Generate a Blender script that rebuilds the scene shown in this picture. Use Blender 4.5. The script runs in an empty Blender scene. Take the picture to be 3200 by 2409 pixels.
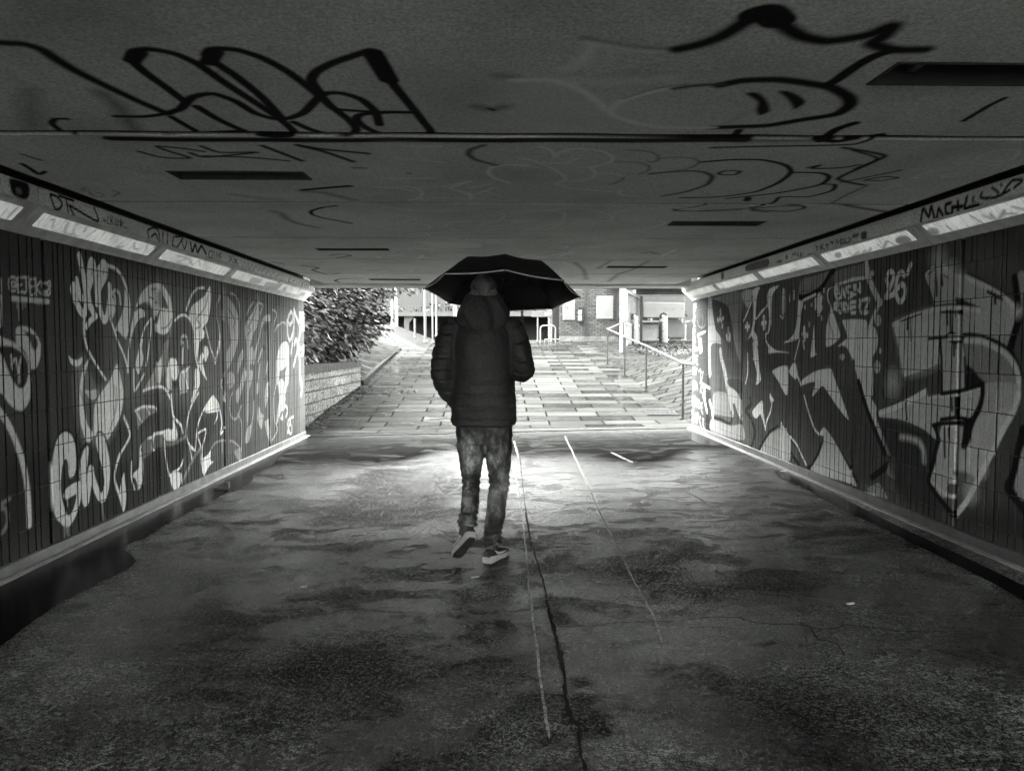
import bpy, bmesh, math, random
import numpy as np
from mathutils import Vector, Matrix
random.seed(7); rng = np.random.default_rng(11)
PI = math.pi
scn = bpy.context.scene
col = scn.collection
# ---------------------------------------------------------------- camera
F_PX, W_PX, H_PX = 2374.0, 3200.0, 2409.0
CAM = np.array([0.0, 0.0, 1.4])
PITCH, YAW = math.radians(2.954), math.radians(1.277)
fwd = np.array([math.sin(YAW)*math.cos(PITCH), math.cos(YAW)*math.cos(PITCH), -math.sin(PITCH)])
rgt = np.array([math.cos(YAW), -math.sin(YAW), 0.0])
upv = np.array([math.sin(YAW)*math.sin(PITCH), math.cos(YAW)*math.sin(PITCH), math.cos(PITCH)])
cam_d = bpy.data.cameras.new('camera'); cam = bpy.data.objects.new('camera', cam_d); col.objects.link(cam)
cam.location = CAM; cam.rotation_euler = (PI/2 - PITCH, 0, -YAW)
cam_d.sensor_width = 36; cam_d.lens = 36*F_PX/W_PX; cam_d.clip_end = 2000; cam_d.clip_start = 0.05
scn.camera = cam

def rays(uv):
    uv = np.asarray(uv, float)
    a = (uv[:, 0]-W_PX/2)/F_PX; b = -(uv[:, 1]-H_PX/2)/F_PX
    return fwd[None] + a[:, None]*rgt[None] + b[:, None]*upv[None]
class Plane:
    """A real surface: origin, two unit axes; points of the tracing are laid on it in metres."""
    def __init__(s, O, S, T):
        s.O = np.array(O, float); s.S = np.array(S, float); s.T = np.array(T, float)
        s.S /= np.linalg.norm(s.S); s.T /= np.linalg.norm(s.T); s.N = np.cross(s.S, s.T); s.ops = []
    def st(s, uv):
        d = rays(uv); t = ((s.O-CAM) @ s.N)/(d @ s.N)
        p = CAM + d*t[:, None] - s.O
        return np.stack([p @ s.S, p @ s.T], 1)
    def pt(s, u, v):
        q = s.st([(u, v)])[0]; return s.O + s.S*q[0] + s.T*q[1]
# ---------------------------------------------------------------- objects
def tag(o, label=None, cat=None, group=None, kind=None):
    if label: o['label'] = label
    if cat: o['category'] = cat
    if group: o['group'] = group
    if kind: o['kind'] = kind
    return o
def thing(name, label, cat, loc=(0, 0, 0), group=None):
    o = bpy.data.objects.new(name, None); col.objects.link(o); o.location = loc
    o.empty_display_size = .1
    return tag(o, label, cat, group)
def link(name, me, m, parent=None):
    o = bpy.data.objects.new(name, me); col.objects.link(o)
    if m is not None and not me.materials: me.materials.append(m)
    if parent is not None: o.parent = parent
    return o
def copy_tree(o, parent=None):
    c = o.copy(); col.objects.link(c)
    if parent is not None: c.parent = parent; c.matrix_parent_inverse = o.matrix_parent_inverse.copy()
    for ch in list(o.children): copy_tree(ch, c)
    return c
def np_mesh(name, V, Fq, smooth=False):
    me = bpy.data.meshes.new(name)
    V = np.asarray(V, np.float32); Fq = np.asarray(Fq, np.int32)
    me.vertices.add(len(V)); me.vertices.foreach_set('co', V.ravel())
    n, k = Fq.shape
    me.loops.add(n*k); me.loops.foreach_set('vertex_index', Fq.ravel())
    me.polygons.add(n); me.polygons.foreach_set('loop_start', np.arange(0, n*k, k, dtype=np.int32))
    try: me.polygons.foreach_set('loop_total', np.full(n, k, np.int32))
    except Exception: pass
    me.update(calc_edges=True)
    me.polygons.foreach_set('use_smooth', np.full(n, smooth))
    return me
class MB:
    def __init__(s): s.v = []; s.f = []
    def add(s, V, Fc):
        b = len(s.v); s.v += [tuple(map(float, p)) for p in V]; s.f += [tuple(b+i for i in f) for f in Fc]; return s
    def box(s, c, d, rz=0, M=None, bev=0):
        x, y, z = [q/2 for q in d]
        if bev:
            bm = bmesh.new(); bmesh.ops.create_cube(bm, size=1)
            for v in bm.verts: v.co = Vector((v.co.x*d[0], v.co.y*d[1], v.co.z*d[2]))
            bmesh.ops.bevel(bm, geom=bm.edges[:], offset=bev, segments=2, affect='EDGES', profile=.5)
            V = [v.co.copy() for v in bm.verts]; bm.verts.index_update(); Fc = [[v.index for v in f.verts] for f in bm.faces]; bm.free()
        else:
            V = [Vector((sx*x, sy*y, sz*z)) for sz in (-1, 1) for sy in (-1, 1) for sx in (-1, 1)]
            Fc = [(0, 2, 3, 1), (4, 5, 7, 6), (0, 1, 5, 4), (2, 6, 7, 3), (0, 4, 6, 2), (1, 3, 7, 5)]
        R = M if M is not None else Matrix.Rotation(rz, 4, 'Z')
        R = Matrix.Translation(c) @ R
        return s.add([R @ v for v in V], Fc)
    def tube(s, pts, r, n=10, cap=True):
        pts = [Vector(p) for p in pts]; rr = r if isinstance(r, (list, tuple)) else [r]*len(pts)
        rings = []; up = None
        for i, p in enumerate(pts):
            t = (pts[min(i+1, len(pts)-1)]-pts[max(i-1, 0)]).normalized()
            if up is None: up = Vector((0, 0, 1)) if abs(t.z) < .9 else Vector((1, 0, 0))
            a = t.cross(up).normalized(); b = a.cross(t).normalized(); up = b
            rings.append([p + (a*math.cos(2*PI*k/n) + b*math.sin(2*PI*k/n))*rr[i] for k in range(n)])
        V = [q for g in rings for q in g]; Fc = []
        for i in range(len(pts)-1):
            for k in range(n): Fc.append((i*n+k, i*n+(k+1) % n, (i+1)*n+(k+1) % n, (i+1)*n+k))
        if cap: Fc += [tuple(range(n))[::-1], tuple((len(pts)-1)*n+k for k in range(n))]
        return s.add(V, Fc)
    def lathe(s, prof, c=(0, 0, 0), n=24):
        V = []; Fc = []
        for r, z in prof: V += [(c[0]+r*math.cos(2*PI*k/n), c[1]+r*math.sin(2*PI*k/n), c[2]+z) for k in range(n)]
        for i in range(len(prof)-1):
            for k in range(n): Fc.append((i*n+k, i*n+(k+1) % n, (i+1)*n+(k+1) % n, (i+1)*n+k))
        Fc += [tuple(range(n))[::-1], tuple((len(prof)-1)*n+k for k in range(n))]
        return s.add(V, Fc)
    def loft(s, rings, cap=True):
        n = len(rings[0]); V = [q for g in rings for q in g]; Fc = []
        for i in range(len(rings)-1):
            for k in range(n): Fc.append((i*n+k, i*n+(k+1) % n, (i+1)*n+(k+1) % n, (i+1)*n+k))
        if cap: Fc += [tuple(range(n))[::-1], tuple((len(rings)-1)*n+k for k in range(n))]
        return s.add(V, Fc)
    def prism(s, poly, d):
        """poly: 3-D loop, extruded by vector d"""
        n = len(poly); d = Vector(d); P = [Vector(p) for p in poly]
        V = P + [p+d for p in P]
        Fc = [tuple(range(n))[::-1], tuple(range(n, 2*n))] + [(k, (k+1) % n, n+(k+1) % n, n+k) for k in range(n)]
        return s.add(V, Fc)
    def mesh(s, name, smooth=False):
        me = bpy.data.meshes.new(name); me.from_pydata(s.v, [], s.f); me.update()
        bm = bmesh.new(); bm.from_mesh(me); bmesh.ops.recalc_face_normals(bm, faces=bm.faces[:]); bm.to_mesh(me); bm.free()
        me.polygons.foreach_set('use_smooth', np.full(len(me.polygons), smooth))
        if smooth:
            try: me.set_sharp_from_angle(angle=math.radians(40))
            except Exception: pass
        return me
    def build(s, name, m, parent=None, smooth=False): return link(name, s.mesh(name, smooth), m, parent)
# ---------------------------------------------------------------- materials (all tones are greys: the photograph is black and white)
def G(v, a=1.0): return (v*.985, v, v*.975, a)
class NT:
    def __init__(s, name):
        s.m = bpy.data.materials.new(name); s.m.use_nodes = True; s.t = s.m.node_tree; s.n = s.t.nodes; s.l = s.t.links
        s.b = s.n['Principled BSDF']; s.tc = s.n.new('ShaderNodeTexCoord')
    def _set(s, inp, v):
        if hasattr(v, 'links') or hasattr(v, 'is_output'): s.l.new(v, inp)
        else:
            try: inp.default_value = v
            except Exception: inp.default_value = (v, v, v, 1)
    def map(s, scale=(1, 1, 1), rot=(0, 0, 0), src='Object'):
        m = s.n.new('ShaderNodeMapping'); m.inputs['Scale'].default_value = scale; m.inputs['Rotation'].default_value = rot
        s.l.new(s.tc.outputs[src], m.inputs['Vector']); return m.outputs['Vector']
    def noise(s, scale, det=4, rough=.55, vec=None, dist=0):
        n = s.n.new('ShaderNodeTexNoise'); n.inputs['Scale'].default_value = scale; n.inputs['Detail'].default_value = det
        n.inputs['Roughness'].default_value = rough; n.inputs['Distortion'].default_value = dist
        s.l.new(vec if vec is not None else s.tc.outputs['Object'], n.inputs['Vector']); return n.outputs['Fac']
    def voro(s, scale, vec=None, feat='F1', out='Distance'):
        n = s.n.new('ShaderNodeTexVoronoi'); n.inputs['Scale'].default_value = scale; n.feature = feat
        s.l.new(vec if vec is not None else s.tc.outputs['Object'], n.inputs['Vector']); return n.outputs[out]
    def ramp(s, fac, stops):
        r = s.n.new('ShaderNodeValToRGB'); s.l.new(fac, r.inputs['Fac']); e = r.color_ramp.elements
        while len(e) < len(stops): e.new(.5)
        for q, (p, v) in zip(e, stops): q.position = p; q.color = G(v)
        return r.outputs['Color']
    def math(s, op, a, b=0.0, clamp=False):
        n = s.n.new('ShaderNodeMath'); n.operation = op; n.use_clamp = clamp; s._set(n.inputs[0], a); s._set(n.inputs[1], b); return n.outputs[0]
    def mix(s, f, a, b, mode='MIX'):
        n = s.n.new('ShaderNodeMix'); n.data_type = 'RGBA'; n.blend_type = mode; n.clamp_factor = True
        s._set(n.inputs[0], f)
        for i, v in ((6, a), (7, b)):
            if isinstance(v, (int, float)): n.inputs[i].default_value = G(v)
            else: s._set(n.inputs[i], v)
        return n.outputs[2]
    def attr(s, name):
        a = s.n.new('ShaderNodeAttribute'); a.attribute_name = name
        sp = s.n.new('ShaderNodeSeparateColor'); s.l.new(a.outputs['Color'], sp.inputs[0]); return sp.outputs
    def bump(s, h, strength=.3, dist=.01, prev=None):
        b = s.n.new('ShaderNodeBump'); b.inputs['Strength'].default_value = strength; b.inputs['Distance'].default_value = dist
        s.l.new(h, b.inputs['Height'])
        if prev is not None: s.l.new(prev, b.inputs['Normal'])
        return b.outputs['Normal']
    def out(s, colr, rough=.7, normal=None, metal=0, spec=.5, emit=None, estr=1):
        if isinstance(colr, (int, float)): s.b.inputs['Base Color'].default_value = G(colr)
        else: s._set(s.b.inputs['Base Color'], colr)
        s._set(s.b.inputs['Roughness'], rough); s._set(s.b.inputs['Metallic'], metal); s._set(s.b.inputs['Specular IOR Level'], spec)
        if normal is not None: s.l.new(normal, s.b.inputs['Normal'])
        if emit is not None: s._set(s.b.inputs['Emission Color'], emit); s.b.inputs['Emission Strength'].default_value = estr
        return s.m
def simple(name, v, rough=.6, var=.25, scale=6, bump=.15, bscale=60, metal=0, spec=.5):
    t = NT(name); n = t.noise(scale, 6, .6); c = t.ramp(n, [(.25, v*(1-var)), (.75, v*(1+var))])
    r = t.ramp(t.noise(scale*2.3, 4), [(.3, max(.03, rough-.12)), (.7, min(1, rough+.12))])
    return t.out(c, r, t.bump(t.noise(bscale, 4), bump, .004), metal, spec)
def painted(name, base, grain, rough=.75, stain=.35, pv=.12, vertical=False, spec=.06):
    """concrete that carries spray paint: attribute 'paint' red = paint tone, green = cover"""
    t = NT(name); a = t.attr('paint')
    big = t.noise(1.3, 6, .62, t.map((1, 1, .35) if vertical else (1, 1, 1)))
    c = t.ramp(big, [(.25, base*(1-stain)), (.5, base), (.78, base*(1+stain*.7))])
    fine = t.noise(grain, 3, .7); c = t.mix(.85, c, t.ramp(fine, [(.3, .55), (.7, 1.35)]), 'MULTIPLY')
    pit = t.math('GREATER_THAN', t.noise(38, 5, .75), .73); c = t.mix(t.math('MULTIPLY', pit, .45), c, base*.35)
    pc = t.n.new('ShaderNodeCombineColor')
    for i in range(3): t.l.new(a[0], pc.inputs[i])
    wear = t.ramp(t.noise(55, 4, .7), [(.25, 1-pv*2.5), (.6, 1.0)])
    pcol = t.mix(1.0, pc.outputs[0], wear, 'MULTIPLY')
    cov = t.math('MULTIPLY', a[1], t.ramp(t.noise(90, 3, .7), [(.2, .8), (.4, 1.0)]), True)
    c = t.mix(cov, c, pcol)
    return t.out(c, rough, t.bump(t.noise(120, 3), .25, .003, t.bump(t.noise(9, 5), .2, .006)), 0, spec)
# ---------------------------------------------------------------- spray paint: strokes and fills laid on a plane in metres
def P(s): return [tuple(float(q) for q in w.split(',')) for w in s.split()]
class Crop:
    def __init__(s, pl, x0, y0, k): s.pl, s.x0, s.y0, s.k = pl, x0, y0, k
    def q(s, pts):
        if isinstance(pts, str): pts = P(pts)
        return s.pl.st([(s.x0+x/s.k, s.y0+y/s.k) for x, y in pts])
    def s(s, w, v, *paths, soft=.008, a=1.0, closed=False):
        for p in paths: s.pl.ops.append(('s', cat(s.q(p), closed), w/2, v, a, soft))
    def f(s, v, *paths, soft=.008, a=1.0):
        for p in paths: s.pl.ops.append(('f', cat(s.q(p), True), 0, v, a, soft))
    def e(s, v, x, y, rx, ry, soft=.008, a=1.0):
        s.f(v, [(x+rx*math.cos(t*PI/6), y+ry*math.sin(t*PI/6)) for t in range(12)], soft=soft, a=a)
def cat(p, closed, n=4):
    """Catmull-Rom through the points"""
    p = np.asarray(p); m = len(p)
    if m < 3: return p
    if closed: q = np.concatenate([p[-1:], p, p[:2]])
    else: q = np.concatenate([2*p[:1]-p[1:2], p, 2*p[-1:]-p[-2:-1]])
    o = []
    for i in range(1, len(q)-2):
        a, b, c, d = q[i-1], q[i], q[i+1], q[i+2]
        for k in range(n):
            t = k/n; t2 = t*t; t3 = t2*t
            # half-tension keeps corners of the lettering reasonably sharp
            h = .35
            o.append((2*t3-3*t2+1)*b + (t3-2*t2+t)*h*(c-a) + (-2*t3+3*t2)*c + (t3-t2)*h*(d-b))
    if not closed: o.append(q[-2])
    return np.array(o)
def seg_dist(X, a, b):
    d = b-a; L = float(d @ d)+1e-12; t = np.clip(((X-a) @ d)/L, 0, 1); r = X-a-t[:, None]*d; return (r*r).sum(1)
def paint(pl, X):
    """tone and cover at the surface points X (n,2)"""
    n = len(X); tone = np.zeros(n, np.float32); cov = np.zeros(n, np.float32)
    for kind, p, hw, v, a, soft in pl.ops:
        m = hw+soft*1.5; lo = p.min(0)-m; hi = p.max(0)+m
        idx = np.nonzero((X[:, 0] > lo[0]) & (X[:, 0] < hi[0]) & (X[:, 1] > lo[1]) & (X[:, 1] < hi[1]))[0]
        if not len(idx): continue
        Y = X[idx]; d2 = np.full(len(idx), 1e9); q = np.concatenate([p, p[:1]]) if kind == 'f' else p
        for i in range(len(q)-1):
            sl = np.minimum(q[i], q[i+1])-m; sh = np.maximum(q[i], q[i+1])+m
            k = np.nonzero((Y[:, 0] > sl[0]) & (Y[:, 0] < sh[0]) & (Y[:, 1] > sl[1]) & (Y[:, 1] < sh[1]))[0]
            if len(k): d2[k] = np.minimum(d2[k], seg_dist(Y[k], q[i], q[i+1]))
        d = np.sqrt(d2)
        if kind == 'f':
            ins = np.zeros(len(idx), bool)
            for i in range(len(q)-1):
                (x1, y1), (x2, y2) = q[i], q[i+1]
                if y1 == y2: continue
                c = ((y1 > Y[:, 1]) != (y2 > Y[:, 1])) & (Y[:, 0] < (x2-x1)*(Y[:, 1]-y1)/(y2-y1)+x1); ins ^= c
            d = np.where(ins, -d, d)
        else: d = d-hw
        al = a*np.clip(.5-d/(2*soft), 0, 1); al = al*al*(3-2*al) if a == 1 else al
        t0, c0 = tone[idx], cov[idx]; c1 = al+c0*(1-al)
        tone[idx] = np.where(c1 > 1e-5, (v*al+t0*c0*(1-al))/np.maximum(c1, 1e-5), 0); cov[idx] = c1
    return tone, cov
def set_paint(me, pl, X, bare=None, black=None):
    tone, cov = paint(pl, X)
    if bare is not None: cov[bare] = 0
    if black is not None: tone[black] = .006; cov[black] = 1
    at = me.color_attributes.new('paint', 'FLOAT_COLOR', 'POINT')
    D = np.ones((len(X), 4), np.float32); D[:, 0] = tone; D[:, 1] = cov; D[:, 2] = 0
    at.data.foreach_set('color', D.ravel())
def grid_faces(nr, nc, skip=None, flip=False):
    i = np.arange((nr-1)*(nc-1)); r = i//(nc-1); c = i % (nc-1); a = r*nc+c
    Fq = np.stack([a, a+1, a+nc+1, a+nc], 1)
    if skip is not None: Fq = Fq[~skip.ravel()]
    return Fq[:, ::-1] if flip else Fq
# ---------------------------------------------------------------- underpass: planes of the real surfaces
XL, XR, ZC, SL = -2.95, 3.15, 2.34, 0.0131
def floor_z(x): return SL*(x-XL)
PL_L = Plane((XL, 0, 0), (0, 1, 0), (0, 0, 1)); PL_R = Plane((XR, 0, 0), (0, 1, 0), (0, 0, 1))
PL_C = Plane((0, 0, ZC), (1, 0, 0), (0, 1, 0))
PL_F = Plane((XL, 0, 0), (1, 0, SL), (0, 1, 0)); PL_FD = Plane((XL, 0, 0), (1, 0, SL), (0, 1, 0)); PL_FL = Plane((XL, 0, 0), (1, 0, SL), (0, 1, 0))
LTIP, LFAS = (-2.93, 2.11), (-2.785, 2.26); RTIP, RFAS = (3.13, 2.139), (2.985, 2.263)
PL_LF = Plane((LFAS[0], 0, 0), (0, 1, 0), (0, 0, 1)); PL_RF = Plane((RFAS[0], 0, 0), (0, 1, 0), (0, 0, 1))
PL_LD = Plane((LTIP[0], 0, LTIP[1]), (0, 1, 0), (LFAS[0]-LTIP[0], 0, LFAS[1]-LTIP[1]))
PL_RD = Plane((RTIP[0], 0, RTIP[1]), (0, 1, 0), (RFAS[0]-RTIP[0], 0, RFAS[1]-RTIP[1]))
SLOTS = [(-1.77, -1.03, 4.17, 4.375), (1.335, 2.07, 2.54, 2.755), (1.335, 2.05, 5.74, 5.95), (-1.73, -1.03, 7.40, 7.55),
         (1.33, 2.04, 8.96, 9.14), (-1.77, -1.05, 10.72, 10.9)]
# ---------------------------------------------------------------- graffiti (paint tones, lowered near the portal to offset the daylight)
K, D_, G_, M_, L_, W_, WW = .006, .035, .08, .24, .62, .6, .92
A = Crop(PL_L, 0, 720, 3.026); B = Crop(PL_L, 0, 1220, 3.026); C = Crop(PL_L, 340, 840, 3.963); D = Crop(PL_L, 340, 1200, 3.963); E = Crop(PL_L, 660, 880, 5.203); F = Crop(PL_L, 660, 1160, 5.203)
# -- left wall: old buff paint behind the mural, black band low down
C.f(.20, "0,120 400,60 700,60 1000,140 1480,260 1500,1660 700,1660 0,1660", soft=.12, a=.55)
E.f(.09, "0,250 980,420 1500,500 1560,1660 0,1660", soft=.1, a=.6)
F.f(.09, "0,0 1570,0 1570,800 900,900 0,1100", soft=.12, a=.55)
B.f(.02, "0,640 520,560 520,1240 0,1460", soft=.12, a=.85); B.f(.02, "540,900 1270,760 1270,1110 560,1420", soft=.1, a=.6)
D.f(.025, "0,1060 660,900 660,1340 0,1640", soft=.06, a=.6)
A.f(.07, "0,60 490,150 490,640 0,560", soft=.1, a=.5)
# @EJEK98
A.s(.016, L_, "150,515 140,490 115,485 105,510 118,535 140,530 150,505 155,540 165,520 160,470 130,440 95,450 80,490 85,540 110,572 145,570", "212,448 168,452 175,590", "172,520 205,512", "175,590 208,580", "218,445 268,442", "247,445 250,560 232,595 212,575", "325,462 280,470 288,610 325,602", "284,535 318,528", "335,450 345,620", "385,480 345,540 385,600", "425,480 395,495 395,530 425,530 428,480 432,610", "470,480 445,500 470,545 472,600 450,615 448,575 475,530 470,480", soft=.005)
A.s(.036, L_, "120,645 300,658 455,672"); A.s(.007, L_, "175,660 178,850", "165,660 165,740", "195,670 195,735", "215,670 218,745", "240,675 240,720", "345,680 346,705", "365,680 366,700", "400,680 402,708", soft=.004, a=.7)
A.s(.035, L_, "0,470 2,890")
A.f(L_, "150,930 200,905 260,912 320,950 360,1010 385,1080 380,1200 350,1290 320,1312 285,1300 270,1230 240,1150 200,1110 155,1080")
A.f(G_, "222,950 255,955 300,975 345,1020 360,1070 345,1125 325,1138 300,1100 275,1020 240,975")
A.f(L_, "-40,1020 60,1025 130,1060 200,1130 250,1200 275,1290 295,1400 290,1540 280,1600 250,1663 205,1705 150,1693 80,1633 30,1553 -40,1480")
A.f(D_, "-40,1100 60,1090 130,1105 200,1150 240,1200 265,1270 268,1350 250,1440 215,1490 180,1490 140,1450 100,1380 60,1280 20,1180 -40,1130")
A.s(.013, L_, "105,1180 118,1260 130,1225 150,1215 160,1270 175,1350", "205,1190 185,1270 180,1440", "108,1260 120,1310")
B.s(.05, L_, "-40,150 60,290 130,430 200,620 240,800 265,980 275,1150 278,1270"); B.s(.03, M_, "90,1020 20,1070 0,1090", "0,1110 50,1120 72,1180 70,1250 40,1320 0,1360")
# big leaf letter behind GW
B.f(.30, "780,-330 700,-150 700,50 730,300 800,480 900,500 1010,500 1100,350 1150,150 1165,0 1150,-160 1105,-280 1040,-100 930,-40 860,-150", soft=.04, a=.6)
B.f(0.84, "1105,-250 1140,-130 1165,0 1160,130 1135,250 1080,360 1010,470 985,430 940,400 910,440 890,420 885,250 900,130 950,30 1040,-100")
B.f(0.78, "850,-310 790,-220 760,-90 750,50 752,200 765,320 800,440 830,500 870,460 880,400 830,330 795,200 780,60 785,-60 810,-180"); B.f(0.62, "800,0 860,0 920,-10 925,60 880,95 840,80"); B.f(G_, "850,-180 920,-60 990,-110 930,-160 890,-260", a=.7); B.f(.09, "800,120 880,130 885,340 840,330", soft=.02, a=.7)
B.s(.014, D_, "820,40 840,80 880,95 915,80", "1100,-30 1110,100 1080,250 1020,430", a=.6)
B.s(.013, M_, "1075,-50 1095,100 1075,230", "760,0 790,130", a=.8)
# GW
B.s(.022, K, "500,560 540,450 600,385 660,390 715,480 735,640 725,790", "745,640 770,560 815,500 845,520 840,700", "900,470 920,405 955,395 1000,450 1030,560", a=.8)
B.f(0.69, "545,1225 515,1160 500,1000 490,840 500,640 530,490 560,430 600,395 640,395 680,430 710,520 722,640 718,740 695,815 665,830 650,790 645,700 630,650 605,660 585,740 575,860 580,980 600,1080 630,1160 655,1180 690,1130 715,1050 722,980 680,1000 630,1030 600,1000 625,930 690,880 760,855 775,900 770,1000 740,1120 700,1220 650,1290 600,1280 565,1240", soft=.006)
B.f(0.69, "760,860 752,780 765,660 790,570 820,525 838,545 832,640 820,760 815,870 830,780 840,720 865,700 885,730 895,800 920,880 960,970 985,900 985,820 960,700 920,560 905,460 925,410 955,405 990,450 1015,550 1035,660 1040,780 1030,920 1005,1020 970,1065 930,1040 895,970 870,890 855,960 840,1060 805,1105 780,1060 770,980", soft=.006)
B.s(.02, .3, "610,1280 615,1380", "645,1290 648,1370", "628,1290 630,1350", a=.7); B.s(.03, .3, "970,1070 975,1150 985,1220", a=.8); B.s(.008, L_, "635,1020 640,1090")
# tall pale tag
A.s(.06, 0.84, "750,240 775,370 800,500 815,640 812,740 795,790 760,760 715,660 685,560 700,525 720,540 745,600 770,640", "885,780 850,700 835,600 838,480 850,330 865,290 885,320 900,480 918,690", "940,560 950,430 965,330 980,310 1000,340 1000,420 960,500 935,560 935,640 950,760 985,850 1015,810 1030,700 1040,600 1035,525", soft=.006)
A.s(.045, 0.84, "725,465 745,560 770,635", "840,560 880,440 960,330", "820,910 850,860 910,810", soft=.006)
A.s(.028, L_, "1065,590 1095,565 1130,600 1140,700", "1065,590 1090,640 1095,700"); A.f(0.73, "1045,640 1075,650 1090,760 1050,850 1040,750")
A.s(.03, 0.80, "1010,330 1090,360 1150,430 1200,560 1222,680 1225,780 1210,930 1190,1010"); A.f(0.77, "1180,560 1225,700 1228,800 1205,960 1185,1010 1165,1010 1130,960 1090,940 1150,800 1175,700")
A.s(.022, 0.88, "800,800 795,900 800,1000 820,1100 870,1200 930,1300 1000,1410", "1045,840 1080,940 1120,1060 1170,1170 1205,1290 1210,1340 1215,1180 1230,1050 1255,900 1271,780")
A.f(0.84, "650,1185 680,1215 730,1225 780,1200 770,1260 740,1285 700,1285 665,1250"); A.s(.03, M_, "700,1310 745,1310")
B.s(.02, L_, "1175,240 1220,360 1225,450 1150,580 1105,700 1085,800 1095,900 1130,1000 1170,1130"); B.f(0.69, "1170,800 1185,900 1190,1000 1175,1130 1150,1060 1135,950")
# middle of the mural
C.s(.07, M_, "330,500 380,380 440,250 510,190 600,165 680,190 740,280 775,380 790,560", soft=.05, a=.6)
C.f(0.77, "330,500 350,420 400,310 460,235 530,190 600,178 650,200 655,480 620,520 590,610 560,630 548,540 510,460 460,430 400,430 350,470", "320,540 345,495 390,480 430,510 450,560 440,600 390,610 340,680 300,780 270,870 275,720")
C.f(0.88, "665,200 710,260 760,350 780,470 790,600 770,720 730,790 680,815 620,800 595,760 600,690 630,560 645,500 670,480 720,500 735,480 700,380 670,320")
C.s(.014, D_, "500,350 550,370 595,420", "530,255 590,250", "650,735 700,730 750,680 780,620", "430,420 500,430 550,520", "330,520 380,470 430,490", a=.8)
C.f(.09, "600,290 650,280 650,470 610,480", soft=.03, a=.7); C.f(.10, "440,620 500,620 420,860 300,1000 290,880 360,690", soft=.03, a=.6)
C.s(.02, 0.92, "520,620 450,720 410,850 380,1000 340,1170 365,1290 400,1200 420,1100 400,1000 415,880", "525,620 520,780 500,950 480,1100 460,1200"); C.f(0.77, "380,980 420,1090 405,1180 370,1290 335,1230 350,1120")
C.s(.022, 0.80, "310,1250 310,1400 320,1510 370,1430 440,1300"); C.f(0.43, "665,1060 600,1180 540,1300 470,1430 430,1510 520,1480 620,1460 640,1400 650,1250"); C.s(.025, 0.92, "430,1510 520,1475 640,1460 700,1490 740,1560 775,1640"); C.f(0.77, "600,1180 560,1280 630,1420 660,1260 660,1100")
C.f(.30, "670,960 720,880 770,700 760,850 730,1000 720,1200 680,1330 668,1300")
C.s(.025, 0.92, "820,640 870,590 930,570 990,610 1035,690 1055,800 1060,900 1075,1100 1110,1230"); C.s(.03, 0.88, "890,930 900,850 935,825 970,860 985,980"); C.f(0.77, "890,900 930,915 930,970 910,1000 905,1180 920,1180 925,1000 940,940")
C.f(.09, "830,700 930,620 1020,720 1040,900 1050,1200 990,1210 985,980 935,830 890,940 860,1100 760,1090 760,850", soft=.03, a=.65)
C.f(0.92, "760,1110 830,1120 860,1200 865,1300 830,1380 790,1370 760,1280 735,1200"); C.s(.02, 0.80, "720,1230 715,1400 740,1520"); C.f(0.77, "720,1230 770,1250 775,1500 735,1470 715,1380"); C.f(D_, "790,1390 860,1390 850,1470 800,1470", soft=.02, a=.8)
C.f(0.45, "890,1280 990,1220 985,1480 960,1530 900,1530 885,1400"); C.s(.018, 0.92, "995,1215 950,1270 895,1285 880,1400 895,1540", "930,1290 960,1400 985,1480")
C.f(0.92, "1240,230 1260,230 1265,400 1245,560 1220,660 1160,740 1190,780 1180,850 1130,900 1110,1000 1090,1130 1070,900 1060,780 1020,660 1000,620 1005,520 1040,450 1120,390 1190,330")
C.s(.016, .09, "1230,330 1200,450 1150,540 1085,620 1130,680 1130,720 1075,740", a=.85); C.s(.03, 0.84, "960,510 985,430 1030,320 1090,250 1180,235"); C.s(.02, 0.80, "1200,720 1225,830 1260,980 1310,1110 1320,1170 1350,1000 1370,880")
C.f(0.88, "1130,1080 1160,1040 1180,1080 1160,1150 1180,1250 1215,1380 1180,1330 1140,1260 1110,1180", "1180,960 1220,970 1235,1050 1200,1150 1180,1100", "1070,1240 1120,1260 1130,1400 1110,1480 1040,1640 1020,1640 1060,1450")
C.f(.07, "1130,900 1230,880 1260,1000 1230,950 1170,960 1120,1010", soft=.02, a=.7)
C.s(.028, 0.80, "1380,340 1335,450 1340,600 1365,740 1375,900 1340,1080 1310,1160"); C.f(.26, "1420,220 1445,330 1440,640 1400,600 1420,450"); C.s(.022, 0.80, "1400,1380 1390,1430 1420,1520 1440,1640")
# lower middle
D.f(.09, "200,420 330,340 360,570 600,400 760,300 780,540 660,600 480,650 400,760 380,930 280,1000 290,640", soft=.04, a=.6)
D.f(.27, "335,340 430,285 600,300 610,340 520,380 440,450 390,510 360,560 345,450"); D.s(.024, 0.88, "330,330 430,280 560,285 610,330"); D.s(.018, 0.80, "470,290 500,370", "340,340 380,420 410,470")
D.s(.022, 0.80, "190,420 240,540 260,640 200,770 130,880 90,1020 75,1120 80,1210 130,1360 180,1560"); D.f(0.69, "190,1100 200,1250 215,1400 195,1560 150,1450 140,1300 165,1170")
D.f(0.73, "385,800 415,870 425,1000 420,1180 390,1280 360,1310 345,1220 310,1160 280,1150 320,1090 370,1040 380,920"); D.f(D_, "290,1160 330,1170 355,1250 345,1330 320,1310 300,1230"); D.s(.018, 0.84, "285,960 280,1150 320,1300", "410,740 390,800")
D.f(.17, "415,740 480,660 560,620 660,600 660,770 600,790 530,850 470,900 430,920 410,820"); D.s(.022, 0.88, "490,670 530,660 560,640 545,700 540,800 560,820")
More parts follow.
